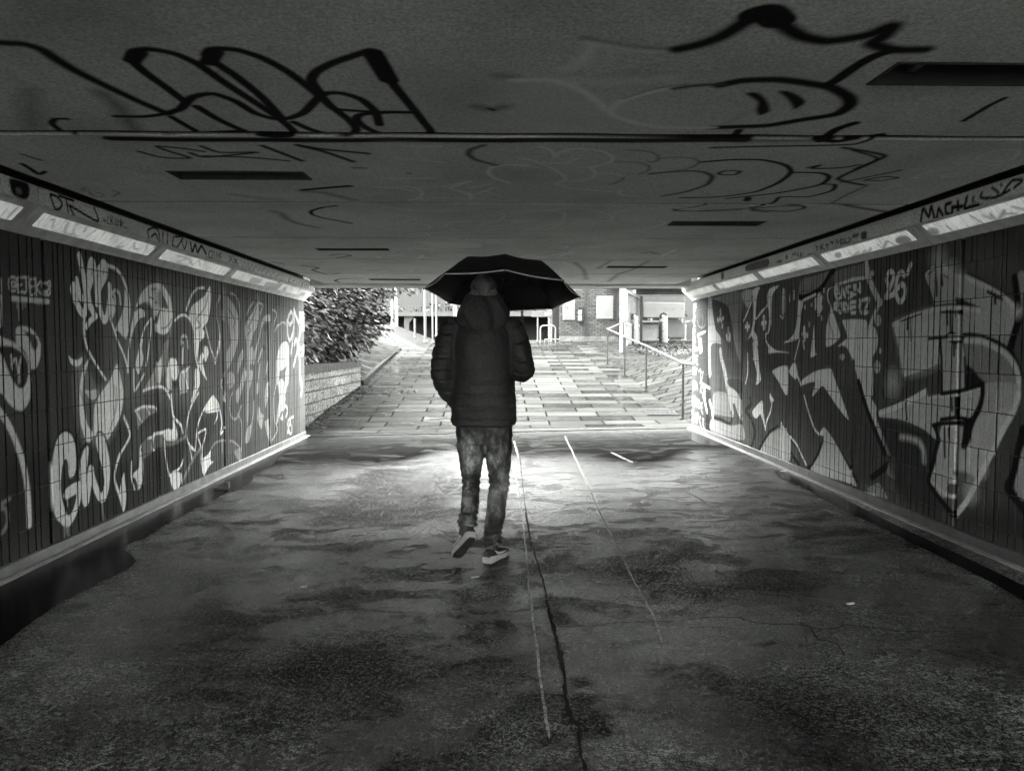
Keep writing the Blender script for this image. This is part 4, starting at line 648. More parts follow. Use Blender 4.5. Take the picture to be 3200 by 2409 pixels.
# lines and cracks lie on the floor as thin strips
def ribbon(paths, lift, jit=.25):
    mb = MB()
    for cr, w, s in paths:
        q = cat(cr.q(s), False, 6); n = len(q)
        dirs = np.gradient(q, axis=0); dirs /= np.linalg.norm(dirs, axis=1)[:, None]+1e-9; nrm = np.stack([-dirs[:, 1], dirs[:, 0]], 1)
        V = []
        for i in range(n):
            o = rng.normal(0, w*.18, 2); wa = w/2*(1+rng.uniform(-jit, jit)); taper = .25 if i in (0, n-1) else 1
            for s_ in (-1, 1):
                p = q[i]+o+nrm[i]*wa*taper*s_; V.append((XL+p[0], p[1], SL*p[0]+lift))
        mb.add(V, [(2*i, 2*i+1, 2*i+3, 2*i+2) for i in range(n-1)])
    return mb
S_ = Crop(PL_F, 0, 0, 1); G2 = Crop(PL_F, 1600, 1700, 1.3825); G4 = Crop(PL_F, 1550, 1300, 2.6024); G1 = Crop(PL_F, 0, 1700, 1.3825)
def line_mat(name, v):
    t = NT(name); n = t.noise(40, 5, .75); c = t.ramp(n, [(.36, v*.12), (.5, v*.75), (.7, v)]); return t.out(c, .45, t.bump(t.noise(120, 3), .3, .003))
M_line = line_mat('worn_white_line', .8); M_crack = simple('crack_dirt', .006, .9)
ln = ribbon([(S_, .011, "1597,1450 1617,1510 1626,1561 1635,1645 1641,1705 1650,1795"), (S_, .012, "1650,1795 1654,1845 1672,1989 1690,2134 1716,2308"), (S_, .012, "1606,1378 1612,1400 1620,1432")], .003).build('floor_marking', M_line); tag(ln, 'thin worn white line beside the long dark crack', 'floor line', kind='structure')
ln = ribbon([(G4, .014, "560,165 640,330 700,460 770,620 850,800 930,960 1010,1110 1090,1290"), (G2, .013, "450,0 520,150 600,290 650,430")], .003).build('floor_marking', M_line); tag(ln, 'thin white line slanting across the right half of the floor', 'floor line', kind='structure')
ln = ribbon([(G4, .03, "1530,610 1610,650 1700,700 1800,750"), (G4, .03, "930,295 1020,335 1120,380")], .003).build('floor_marking', line_mat('faint_line', .3)); tag(ln, 'faint short pale dashes near the right wall', 'floor line', kind='structure')
ck = ribbon([(S_, .011, "1614,1396 1624,1430 1632,1500 1645,1610 1660,1700 1669,1720 1694,1808 1708,1874"), (S_, .017, "1708,1874 1727,1953 1748,2040 1766,2148 1777,2235 1810,2279"), (S_, .013, "1810,2279 1813,2351 1835,2420 1850,2520")], .003, .6).build('floor_crack', M_crack); tag(ck, 'long dark crack running down the middle of the floor', 'crack', kind='structure')
ck = ribbon([(G2, .008, "190,358 350,355 430,342 500,338 640,335 700,334 750,330 850,317 920,318 980,320 1040,338 1100,345 1180,348 1250,350 1320,368 1400,365 1450,350 1600,370 1700,378 1820,380"), (G2, .006, "1290,365 1320,410 1400,430 1440,485"), (G2, .005, "1060,585 1120,572 1200,580 1360,573"), (G2, .005, "760,362 860,360 980,366"), (G2, .005, "1160,430 1190,450")], .003, .6).build('floor_crack', M_crack); tag(ck, 'thin branching crack across the right foreground', 'crack', kind='structure')
ck = ribbon([(G4, .012, "290,652 800,655 1400,660 2200,670")], .003, .4).build('floor_crack', simple('joint_filler', .06, .7)); tag(ck, 'straight cross joint in the floor', 'joint', kind='structure')
# standing water along both walls
def water_mat():
    t = NT('standing_water'); n = t.bump(t.noise(14, 3), .02, .01); t.b.inputs['IOR'].default_value = 1.33
    return t.out(t.ramp(t.noise(3, 5), [(.4, .003), (.7, .012)]), .22, n, 0, .08)
M_water = water_mat()
def puddle(pts, lift=.0035, label=''):
    q = cat(S_.q(pts), True, 5); n = len(q); c = q.mean(0)
    bm = bmesh.new(); vs = [bm.verts.new((XL+p[0], p[1], SL*p[0]+lift)) for p in q]; f = bm.faces.new(vs); f.normal_update()
    if f.normal.z < 0: f.normal_flip()
    bmesh.ops.triangulate(bm, faces=[f]); me = bpy.data.meshes.new('water'); bm.to_mesh(me); bm.free()
    tag(link('water', me, M_water), label, 'puddle', kind='structure')
puddle("20,1800 200,1725 370,1650 500,1590 640,1520 760,1465 880,1408 935,1380 968,1366 1090,1352 1040,1368 970,1388 900,1405 868,1430 855,1450 820,1468 792,1484 788,1502 755,1522 700,1545 640,1576 560,1615 480,1662 420,1692 385,1712 410,1735 425,1755 385,1786 280,1836 180,1890 80,1960 0,2020 -120,2080 -120,1860", label='long dark puddle along the foot of the left wall')
puddle("2165,1348 2210,1362 2260,1385 2230,1392 2180,1385 2150,1365", label='small puddle in the corner by the right portal end')
puddle("2420,1470 2520,1500 2640,1560 2760,1622 2900,1688 3050,1758 3230,1848 3230,1890 3100,1822 3000,1772 2900,1722 2800,1672 2700,1624 2600,1576 2520,1530 2450,1496", label='dark puddle along the foot of the right wall')
# litter on the wet floor
M_paper = simple('damp_paper', .6, .7, .15, 20, .1)
def scrap(u, v, w, d, rz, lab, m=None):
    p = PL_F.pt(u, v); mb = MB(); n = 7; P2 = []
    for k in range(n): a = 2*PI*k/n; r = random.uniform(.75, 1.1); P2.append((math.cos(a)*w*r/2, math.sin(a)*d*r/2, .006+random.uniform(-.002, .004)))
    mb.prism(P2, (0, 0, .002)); o = mb.build('litter', m or M_paper); o.location = p; o.rotation_euler.z = rz; tag(o, lab, 'litter', 'litter on the floor')
scrap(905, 1794, .07, .05, .2, 'larger pale paper scrap on the floor left of the walker'); scrap(950, 1836, .05, .04, 1, 'small pale scrap just nearer than the largest paper scrap'); scrap(2658, 1890, .05, .02, .1, 'short white stick of litter on the right floor'); scrap(1918, 2018, .03, .025, .4, 'dark pebble near the crack', simple('dark_pebble', .01, .6)); scrap(876, 1491, .05, .02, .2, 'thin white scrap on the floor near the left puddle'); scrap(2448, 1474, .12, .05, .5, 'crumpled white paper lying at the right kerb')
scrap(1486, 1806, .06, .03, .3, 'flat pale leaf on the floor behind the raised shoe'); scrap(1830, 1705, .09, .012, .2, 'thin dark twig between the two white lines', simple('dark_twig', .01, .6))
ps = PL_F.pt(690, 1530); g = MB().box((0, 0, .012), (.12, .02, .02)).box((.05, .02, .04), (.05, .05, .06)); o = g.build('litter', simple('dark_scrap_metal', .02, .5)); o.location = ps; tag(o, 'small dark broken bracket lying in the left puddle', 'litter', 'litter on the floor')
# ---------------------------------------------------------------- outside the portal
_simple = simple
def simple(name, v, *a, **k):
    k.setdefault('spec', .04); return _simple(name, v*.40, *a, **k)
def at(u, v, Y):
    d = rays([(u, v)])[0]; return CAM + d*(Y-CAM[1])/d[1]
def sstep(a, b, x): t = np.clip((np.asarray(x, float)-a)/(b-a), 0, 1); return t*t*(3-2*t)
def ramp_z(x, y):
    x = np.asarray(x, float); y = np.asarray(y, float)
    r = np.where(y < 28.45, .035+.1*(y-13), 1.58+.012*(y-28.45)); w = sstep(12.0, 14.2, y)
    return SL*(np.clip(x, XL, XR)-XL)*(1-w)+r*w
def gz(x, y): return float(ramp_z(x, y))
def along(t, ax, sc=1):
    """vector (horizontal run, height) for upright masonry"""
    sp = t.n.new('ShaderNodeSeparateXYZ'); t.l.new(t.tc.outputs['Object'], sp.inputs[0]); cb = t.n.new('ShaderNodeCombineXYZ')
    t.l.new(sp.outputs[ax], cb.inputs[0]); t.l.new(sp.outputs[2], cb.inputs[1]); return cb.outputs[0]
def brick(t, vec, w, h, mortar, c1, c2, cm, off=.5, bias=0):
    b = t.n.new('ShaderNodeTexBrick'); t.l.new(vec, b.inputs['Vector']); b.inputs['Scale'].default_value = 1; b.inputs['Brick Width'].default_value = w; b.inputs['Row Height'].default_value = h
    b.inputs['Mortar Size'].default_value = mortar; b.inputs['Mortar Smooth'].default_value = .2; b.inputs['Bias'].default_value = bias; b.offset = off
    for k, v in (('Color1', c1), ('Color2', c2), ('Mortar', cm)): b.inputs[k].default_value = G(v)
    return b.outputs['Color'], b.outputs['Fac']
def paving(name, w, h, lo, hi, mortar=.016, wetlo=.08, rot=0, wav=.12):
    t = NT(name); v = t.map((1, 1, 1), (0, 0, rot)); c, f = brick(t, v, w, h, mortar, lo, hi, .001, .37)
    c2, f2 = brick(t, v, w*1.0, h, mortar, 0, 1, 0, .37)
    n = t.noise(1.1, 6, .65, t.map((.7, 1.4, 1))); c = t.mix(.8, c, t.ramp(n, [(.3, .55), (.7, 1.35)]), 'MULTIPLY'); c = t.mix(.5, c, t.ramp(t.noise(60, 3, .7), [(.3, .6), (.7, 1.3)]), 'MULTIPLY')
    r = t.ramp(t.noise(2.3, 6, .65, t.map((.6, 1.8, 1)), ), [(.38, wetlo), (.48, .18), (.56, .5)]); r = t.mix(t.math('MULTIPLY', t.math('GREATER_THAN', c2, .55), .8), r, .6)
    nm = t.bump(f, .6, -.006, t.bump(t.noise(45, 3), .15, .004, t.bump(t.noise(2.2, 3), wav, .02)))
    r = t.mix(f, r, .9)
    return t.out(c, r, nm, 0, t.ramp(r, [(.1, .018), (.32, .002)]))
M_pave = paving('wet_paving_slabs', .95, .42, .003, .015)
def surf(name, x0, x1, y0, y1, dx, dy, zf, m, label, cat_='pavement', kind='structure'):
    X = np.linspace(x0, x1, max(2, int((x1-x0)/dx)+1)); Y = np.linspace(y0, y1, max(2, int((y1-y0)/dy)+1)); YY, XX = np.meshgrid(Y, X, indexing='ij'); ZZ = zf(XX, YY)
    me = np_mesh(name, np.stack([XX, YY, ZZ], -1).reshape(-1, 3), grid_faces(len(Y), len(X)), True); return tag(link(name, me, m), label, cat_, kind=kind)
# ramp: front edge follows the slanted drain line
def ramp_surface():
    X = np.linspace(-3.3, 3.36, 24); T = np.linspace(0, 1, 90); V = []
    for t in T:
        for x in X:
            y0 = 11.93+.063*(x+2.95); y = y0+t*(28.6-y0); V.append((x, y, gz(x, y)+.004))
    me = np_mesh('pavement', V, grid_faces(90, 24), True); return tag(link('pavement', me, M_pave), 'wet paved ramp rising from the underpass to street level', 'pavement', kind='structure')
ramp_surface()
M_plaza = paving('wet_plaza_paving', .6, .4, .008, .02, .01, .1)
surf('plaza', -40, 40, 28.55, 90, 2, 2, lambda x, y: ramp_z(x, y), M_plaza, 'wet level pavement in front of the brick building', 'pavement')
def bank_r(x, y): return np.minimum(ramp_z(x, y)+.004+np.maximum(x-3.36, 0)*.33*(1-sstep(18.5, 24, y)), np.maximum(1.62, ramp_z(x, y)+.003))
M_bank = paving('sloping_bank_pavers', .62, .34, .006, .011, .022, .3, .45, .02)
surf('paved_bank', 3.36, 14, 12.0, 28.6, .3, .3, bank_r, M_bank, 'pale paved bank rising to the right behind the handrail', 'bank')
def bank_l(x, y): return np.minimum(ramp_z(x, y)+.07+np.maximum(-3.12-x, 0)*.28, 2.6)
surf('paved_bank', -12, -3.12, 17.5, 25.4, .3, .3, bank_l, M_bank, 'pale paved bank beside the dark kerb and the hedge', 'bank')
surf('planting_soil', -14, -3.4, 11.0, 17.6, .5, .5, lambda x, y: 0*x+.98, simple('wet_soil', .008, .9), 'dark soil behind the stone retaining wall', 'soil')
surf('ground', -60, 60, -40, 11.9, 4, 4, lambda x, y: 0*x-.08, simple('outer_ground', .12, .8), 'ground around the underpass', 'ground')
surf('far_ground', -400, 400, 89, 900, 40, 40, lambda x, y: 0*x+2.2, simple('far_ground', .15, .8), 'far ground', 'ground')
# cobbled mound
def mound_h(x, y): return np.clip(np.minimum(np.minimum((y-25.3)*.5, (-2.32-x)*.37), .62), 0, None)
tm = NT('wet_cobbles'); cv = tm.map((1, 1, 1)); cc, cf = brick(tm, cv, .24, .17, .034, .006, .011, .0002, .5); M_cob = tm.out(tm.mix(.6, cc, tm.ramp(tm.noise(14, 4), [(.3, .6), (.7, 1.2)]), 'MULTIPLY'), .3, tm.bump(cf, .9, -.02), 0, .04)
surf('cobbled_mound', -12, -2.3, 25.3, 31, .1, .1, lambda x, y: ramp_z(x, y)+.006+mound_h(x, y)*1.0, M_cob, 'low cobbled mound sloping down to the path by the hedge', 'mound')
# drain channel across the portal
d = thing('drain_channel', 'slotted metal drain channel across the floor at the portal', 'drain', (0, 0, 0)); mb = MB(); mg = MB()
p0 = np.array([XL+.02, 11.80]); p1 = np.array([XR-.03, 12.19]); dv = (p1-p0); Ld = np.linalg.norm(dv); an = math.atan2(dv[1], dv[0]); n = int(Ld/.045)
for o in (-.058, .058):
    c = (p0+p1)/2+np.array([-math.sin(an), math.cos(an)])*o; mb.box((c[0], c[1], SL*(c[0]-XL)+.006), (Ld, .018, .016), M=Matrix.Rotation(an, 4, 'Z') @ Matrix.Rotation(-math.atan(SL), 4, 'Y'))
mb.build('frame', simple('galvanised_frame', .03, .6), d)
for k in range(n):
    c = p0+dv*(k+.5)/n; mg.box((c[0], c[1], SL*(c[0]-XL)+.007), (.022, .098, .008), rz=an+.25)
mg.build('grating', simple('galvanised_bars', .09, .6), d)
c = (p0+p1)/2; MB().box((c[0], c[1], SL*(c[0]-XL)+.0035), (Ld, .1, .003), M=Matrix.Rotation(an, 4, 'Z') @ Matrix.Rotation(-math.atan(SL), 4, 'Y')).build('channel', M_crack, d)
# inspection covers set in the ramp
def cover(u, v, w, dd, lab, m):
    Yg = 12.6
    for _ in range(30): q = at(u, v, Yg); Yg += (gz(q[0], q[1])-q[2])*-6*.5 if False else 0
    # march along the sight line to the ramp
    for Yg in np.arange(12, 27, .01):
        q = at(u, v, Yg)
        if q[2] <= gz(q[0], q[1]): break
    sl = math.atan(gz(q[0], q[1]+.2)-gz(q[0], q[1]-.2))/.4*1.0
    t = thing('inspection_cover', lab, 'drain cover', (q[0], q[1], gz(q[0], q[1])+.006)); t.rotation_euler.x = math.atan((gz(q[0], q[1]+.2)-gz(q[0], q[1]-.2))/.4)
    f = MB(); f.box((0, -dd/2, .004), (w, .03, .012)).box((0, dd/2, .004), (w, .03, .012)).box((-w/2, 0, .004), (.03, dd, .012)).box((w/2, 0, .004), (.03, dd, .012)); f.build('frame', simple('iron_frame', .008, .6), t)
    l = MB()
    for i in range(6):
        for j in range(3): l.box((-w/2+w*(i+.5)/6, -dd/2+dd*(j+.5)/3, .003), (w/9, dd/6, .009))
    l.box((0, 0, .0), (w-.03, dd-.03, .006)); l.build('lid', m, t)
cover(2064, 1291, .55, .45, 'patterned square inspection cover beside the handrail foot', simple('iron_lid', .006, .6)); cover(1062, 1322, .62, .45, 'dark recessed cover near the stone retaining wall', simple('dark_lid', .004, .7))
# stone retaining wall with hedge
def wall_x(y): return -3.24+(y-13.2)*.0326
rw = thing('retaining_wall', 'rough stone block retaining wall under the hedge by the portal', 'wall', (-3.2, 11.9, 0)); L = 5.65
ts = NT('rough_stone_blocks'); vv = along(ts, 1); sc, sf = brick(ts, vv, .52, .20, .016, .036, .062, .012, .45); sn = ts.noise(18, 6, .7); sc = ts.mix(.95, sc, ts.ramp(sn, [(.40, .05), (.5, .9), (.6, 1.5)]), 'MULTIPLY'); M_stone = ts.out(sc, .6, ts.bump(sf, .7, -.02, ts.bump(sn, 1.0, .06)), 0, .05)
me = MB(); N = 40; rings = []
for k in range(N+1):
    y = L*k/N; x = wall_x(11.9+y)+3.2; rings.append([(x-.35, y, -.1), (x-.35, y, .93), (x, y, .93), (x+random.uniform(-.006, .006), y, .5), (x, y, -.1)])
me.loft(rings).build('blockwork', M_stone, rw); cp = MB(); rings = []
for k in range(N+1):
    y = L*k/N; x = wall_x(11.9+y)+3.2; rings.append([(x-.37, y, .932), (x-.37, y, 1.06), (x+.02, y, 1.065), (x+.025, y, .932)])
cp.loft(rings).build('coping', simple('weathered_coping', .02, .7, .4, 5), rw)
# dark edging kerb
ek = MB(); rings = []
for k in range(13):
    y = 17.66+(23.3-17.66)*k/12; x = -3.04-.1*k/12; z = gz(x, y); h = .11-.03*k/12; rings.append([(x-.1, y, z-.05), (x-.1, y, z+h), (x-.015, y, z+h), (x, y, z+h-.015), (x, y, z-.05)])
tag(ek.loft(rings).build('edging_kerb', simple('dark_kerb', .01, .8, .4)), 'dark raised kerb edging the left side of the ramp', 'kerb')
# leaf litter at the foot of the wall
def scatter(name, n, fx, size, m, lab, cat_):
    V = []; Fc = []
    for k in range(n):
        p = fx(); s = size*random.uniform(.5, 1.4); a = random.uniform(0, 2*PI); tilt = random.uniform(-.5, .5); b = len(V)
        for q, (ux, uy) in enumerate(((-1, 0), (0, -.4), (1, 0), (0, .4))):
            V.append((p[0]+s*(ux*math.cos(a)-uy*math.sin(a)), p[1]+s*(ux*math.sin(a)+uy*math.cos(a)), p[2]+s*tilt*ux+.012))
        Fc.append((b, b+1, b+2, b+3))
    return tag(link(name, np_mesh(name, V, Fc), m), lab, cat_, kind='stuff')
def leaf_pos():
    y = random.uniform(12.4, 17.4); x = wall_x(y)+abs(random.gauss(0, .16))
    if random.random() < .25: y = random.gauss(16.6, .15); x = -3.0+random.uniform(0, 1.3)
    return (x, y, gz(x, y)+.01)
scatter('fallen_leaves', 900, leaf_pos, .035, simple('rotting_leaves', .02, .5), 'dark fallen leaves along the foot of the retaining wall', 'leaves')
def ivy_pos():
    y = random.uniform(20.5, 27); x = random.uniform(4.4, 8); x += (26-y)*.12; return (x, y, float(bank_r(x, y))+random.uniform(0, .12))
scatter('ground_cover', 5000, ivy_pos, .05, simple('pale_ivy', .03, .4, .7, 30), 'low leafy ground cover on top of the right bank', 'ground cover')
# ---- evergreens: leaf sprays spread through the crown --------------------------------------
def leaf_mat(name, lo, hi):
    t = NT(name); a = t.attr('tone'); c = t.ramp(a[0], [(0, lo), (1, hi)]); return t.out(c, .35, None, 0, .12)
M_leaf = leaf_mat('wet_evergreen_leaf', .001, .04); M_bark = simple('wet_bark', .03, .8)
def crown(name, parent, blobs, n, lw, m, droop=.6, org=(0, 0, 0)):
    V = np.zeros((n*4, 3)); T = np.zeros(n*4); w = np.array([b[3]*b[4]*b[5] for b in blobs]); w /= w.sum(); ch = rng.choice(len(blobs), n, p=w)
    cl = [(rng.normal(size=3)) for _ in range(700)]; cl = np.array(cl); cl /= np.linalg.norm(cl, axis=1)[:, None]; cr = rng.uniform(.72, 1.05, 700); ct = rng.uniform(0, 1, 700)
    for k in range(n):
        b = blobs[ch[k]]; ci = rng.integers(700); r = cr[ci]; p = cl[ci]*r; p = p+rng.normal(0, .085, 3); p = np.array([b[0]+p[0]*b[3], b[1]+p[1]*b[4], b[2]+p[2]*b[5]])
        L_ = lw*rng.uniform(.6, 1.5); ax = cl[ci]*np.array([1, 1, .35])+np.array([.35, -.25, -droop])+rng.normal(0, .35, 3); ax /= np.linalg.norm(ax)
        sd = np.cross(ax, rng.normal(size=3)); sd /= np.linalg.norm(sd)+1e-9; q = L_*.16
        V[4*k] = p-ax*L_*.5; V[4*k+1] = p+sd*q; V[4*k+2] = p+ax*L_*.5+np.array([0, 0, -L_*.12]); V[4*k+3] = p-sd*q; T[4*k:4*k+4] = np.clip(ct[ci]*.5+rng.uniform(0, .6), 0, 1)**3.2
    V -= np.array(org); me = np_mesh(name, V, np.arange(n*4).reshape(-1, 4)); a_ = me.color_attributes.new('tone', 'FLOAT_COLOR', 'POINT'); Q = np.ones((n*4, 4), np.float32); Q[:, :3] = T[:, None]; a_.data.foreach_set('color', Q.ravel())
    return link(name, me, m, parent)
hg = thing('evergreen_bush', 'big dark wet evergreen bush spilling over the stone retaining wall', 'bush', (-5.2, 16.5, 1.0))
crown('foliage', hg, [(-4.35, 14.3, 1.9, 1.2, 2.0, 1.0), (-4.1, 16.6, 1.9, 1.35, 1.6, .95), (-4.2, 18.7, 2.0, 1.5, 1.3, .85), (-4.8, 15, 3.0, 1.7, 2.6, 1.0), (-4.0, 17.3, 2.8, 1.45, 1.6, .85)], 42000, .13, M_leaf, .35, (-5.2, 16.5, 1.0))
st = MB()
for k in range(7): x, y = random.uniform(-1, 1), random.uniform(-2, 2); st.tube([(x*.3, y*.5, -.1), (x*.6, y*.8, .6), (x, y, 1.4)], [.06, .045, .02], 7)
st.build('stem', M_bark, hg)
tr = thing('evergreen_tree', 'dark evergreen tree whose drooping branches hang down just left of the umbrella', 'tree', (-6.5, 20.5, 1.5))
crown('crown', tr, [(-5.0, 19.5, 3.45, 2.4, 1.6, .95), (-3.5, 18.8, 3.15, 1.2, 1.2, .62), (-2.6, 18.4, 3.0, .85, .9, .42), (-1.9, 18.6, 3.05, .6, .6, .3), (-6, 21, 4.6, 2.6, 2.2, 1.6)], 24000, .14, M_leaf, .75, (-6.5, 20.5, 1.5))
MB().tube([(0, 0, -.3), (.05, 0, 1), (.1, -.1, 2.6), (.3, -.3, 4)], [.2, .17, .13, .06], 12).build('trunk', M_bark, tr, True)
lb = MB()
for a, l, z in ((-.35, 3.9, 1.6), (-.6, 2.6, 2.1), (.2, 2.4, 2.4), (-.2, 4.3, 1.9)):
    lb.tube([(.1, -.1, z), (math.cos(a)*l*.5, math.sin(a)*l*.5, z+.35), (math.cos(a)*l, math.sin(a)*l, z-.05)], [.07, .045, .012], 6)
lb.build('branch', M_bark, tr, True)
# ---- handrail ---------------------------------------------------------------------------
M_rail = simple('galvanised_rail', .035, .5, .12, 8, .05); M_wire = simple('steel_wire', .006, .7); M_dkpost = simple('wet_steel_post', .016, .5, .2)
hr = thing('handrail', 'galvanised handrail with thin posts and wires down the right side of the ramp', 'handrail', (0, 0, 0))
PST = [(3.38, 13.58), (3.34, 16.72), (3.25, 18.98), (3.19, 21.49), (4.08, 24.08)]
TOP = [(3.45, 12.35)]+PST
mb = MB(); mb.tube([(x, y, gz(x, y)+1.0) for x, y in TOP[:-1]]+[(3.19, 21.6, gz(3.19, 21.6)+1.0)], .025, 12).tube([(3.19, 21.5, gz(3.19, 21.5)+1.0), (4.08, 24.08, gz(4, 24.08)+1.02), (4.3, 24.7, gz(4, 24.7)+1.02)], .026, 12); mb.build('top_rail', M_rail, hr, True)
for x, y in PST:
    z = gz(x, y); MB().tube([(x, y, z), (x, y, z+.985)], .021, 10).box((x, y, z+.012), (.13, .13, .016)).build('post', M_dkpost, hr)
wr_ = MB()
for a, b in zip(TOP[:-1], TOP[1:]):
    for h in (.25, .5, .75): wr_.tube([(a[0], a[1], gz(*a)+h), (b[0], b[1], gz(*b)+h)], .004, 5)
wr_.build('wire', M_wire, hr)
# ---- brick building ---------------------------------------------------------------------
YB = 28.5; bx0, bx1 = at(1747, 1000, YB)[0], at(1934, 1000, YB)[0]
bb = thing('brick_building', 'brick station building with white notice boards facing the ramp', 'building', (bx0, YB, 1.58))
tb = NT('painted_brick'); bv = along(tb, 0); bc, bf = brick(tb, bv, .225, .075, .012, .016, .028, .003); bn = tb.noise(2.5, 5, .6); bc = tb.mix(.7, bc, tb.ramp(bn, [(.3, .6), (.7, 1.25)]), 'MULTIPLY'); M_brick = tb.out(bc, .6, tb.bump(bf, .8, -.012), 0, .05)
ws = bx1-bx0
MB().box((ws/2, 3, 4.7), (ws, 6, 9.0)).build('wall', M_brick, bb)  # unseen upper wall raised to keep low sky off the wet paving
sb = MB(); 
k = .0
while k < ws-.05: sb.box((k+.035, .0, .105), (.062, .04, .20)); k += .075
sb.build('soldier_course', simple('dark_brick', .09, .6, .5, 5), bb); MB().box((ws/2, .012, .105), (ws, .03, .21)).build('base_mortar', simple('dark_mortar', .015, .8), bb)
pj = at(1829, 1000, YB)[0]-bx0; MB().box((pj, -.02, 1.9), (.11, .06, 3.4)).build('pilaster', simple('stained_joint', .022, .6, .6, 7), bb)
MB().box((ws-.06, -.03, 1.9), (.09, .08, 3.4)).build('downpipe', simple('dark_downpipe', .03, .5), bb)
MB().box((-.12, .35, .9), (.24, .5, 1.9)).build('doorway', simple('dark_doorway', .012, .8), bb)
M_board = simple('white_board', .11, .4, .06, 3, .02); M_mark = simple('sign_ink', .05, .5); M_text = simple('sign_text', .12, .5)
def board(u0, v0, u1, v1, Y, name, lab, grp=None, th=.05):
    a, b = at(u0, v0, Y), at(u1, v1, Y); c = (a+b)/2; t = thing(name, lab, 'sign', (c[0], Y-th/2, c[2]), grp); w, h = abs(b[0]-a[0]), abs(a[2]-b[2])
    MB().box((0, 0, 0), (w, th, h), bev=.012).build('panel', M_board, t); return t, w, h, -th/2
def disc_ring(mb, cx, cz, r, w, y, n=28):
    for k in range(n):
        a, b = 2*PI*k/n, 2*PI*(k+1)/n; mb.prism([(cx+math.cos(q)*rr, y, cz+math.sin(q)*rr) for q, rr in ((a, r-w), (b, r-w), (b, r), (a, r))], (0, -.004, 0))
def text_obj(s, size, loc, m, parent, name='lettering', ext=.002):
    cu = bpy.data.curves.new(name, 'FONT'); cu.body = s; cu.size = size; cu.extrude = ext; cu.align_x = 'LEFT'
    tmp = bpy.data.objects.new(name, cu); col.objects.link(tmp); bpy.context.view_layer.update()
    me = bpy.data.meshes.new_from_object(tmp.evaluated_get(bpy.context.evaluated_depsgraph_get())); bpy.data.objects.remove(tmp)
    o = link(name, me, m, parent); o.rotation_euler = (PI/2, 0, 0); o.location = loc; return o
t, w, h, fy = board(1758.6, 936, 1795.8, 1000.4, YB-.03, 'notice_board', 'white no smoking board partly behind the umbrella edge')
z0 = h*.12; mb = MB(); disc_ring(mb, -.09, z0, .105, .014, fy-.001); mb.prism([(-.165, fy-.001, z0+.06), (-.15, fy-.001, z0+.075), (-.015, fy-.001, z0-.06), (-.03, fy-.001, z0-.075)], (0, -.004, 0)); mb.box((-.09, fy-.004, z0-.01), (.12, .004, .02)).box((-.04, fy-.004, z0+.012), (.012, .004, .03)); mb.build('no_smoking_symbol', M_mark, t)
for i, s in enumerate(('Smoking is', 'not allowed', 'anywhere in', 'this station')): text_obj(s, .062, (-.175, fy-.003, z0-.21-.075*i), M_mark if i != 1 else M_text, t)
t, w, h, fy = board(1864, 925, 1916, 997, YB-.03, 'notice_board', 'larger white notice board with an empty rounded outline near its foot')
mb = MB(); r = .045; n = 8; lo = []; hi = []
for cx, s0 in ((.1, -PI/2), (-.1, PI/2)):
    for k in range(n+1): a = s0+PI*k/n; lo.append((cx+math.cos(a)*r, -h*.24+math.sin(a)*r)); hi.append((cx+math.cos(a)*(r+.016), -h*.24+math.sin(a)*(r+.016)))
for k in range(len(lo)): q = (k+1) % len(lo); mb.prism([(lo[k][0], fy-.001, lo[k][1]), (lo[q][0], fy-.001, lo[q][1]), (hi[q][0], fy-.001, hi[q][1]), (hi[k][0], fy-.001, hi[k][1])], (0, -.004, 0))
mb.build('rounded_outline', M_text, t)
mb = MB(); disc_ring(mb, w*.32, h*.38, .035, .008, fy-.001, 16); mb.build('small_emblem', simple('pale_ink', .4, .5), t)
a, b = at(1804.5, 959, YB), at(1822.5, 1006, YB); t = thing('call_point', 'black wall box with a pale plate between the two notice boards', 'call box', ((a[0]+b[0])/2, YB-.06, (a[2]+b[2])/2)); w, h = b[0]-a[0], a[2]-b[2]
MB().box((0.02, 0, 0), (w, .12, h), bev=.015).box((.02, -.01, -h/2-.02), (w*.6, .08, .06)).build('housing', simple('black_plastic', .012, .4), t); MB().box((-.03, -.063, h*.14), (w*.68, .008, h*.3)).build('notice_plate', M_board, t); MB().box((-.03, -.063, -h*.24), (w*.62, .008, h*.36)).lathe([(.018, -.0), (.018, .01)], (.04, -.07, -h*.3), 10).build('keypad', simple('grey_keypad', .2, .5), t)
# white column with bands
x, y = 4.13, 24.57; t = thing('white_column', 'slim white painted column with scuffs and two dark bands', 'column', (x, y, gz(x, y))); tcn = NT('flaking_white_paint'); nn = tcn.noise(9, 5, .7); M_flake = tcn.out(tcn.ramp(nn, [(.30, .1), (.38, .022), (.8, .03)]), .5)
MB().box((0, 0, 1.55), (.17, .17, 3.1), bev=.01).build('shaft', M_flake, t); MB().box((0, 0, 1.78), (.18, .18, .02)).box((0, 0, 1.56), (.18, .18, .03)).build('band', M_mark, t)
MB().box((.1, -.02, 1.22), (.06, .1, .34), bev=.02).tube([(.1, -.05, 1.1), (.09, -.06, .95), (.04, -.06, .85)], .012, 6).build('fixing', simple('grey_fixing', .16, .4), t)
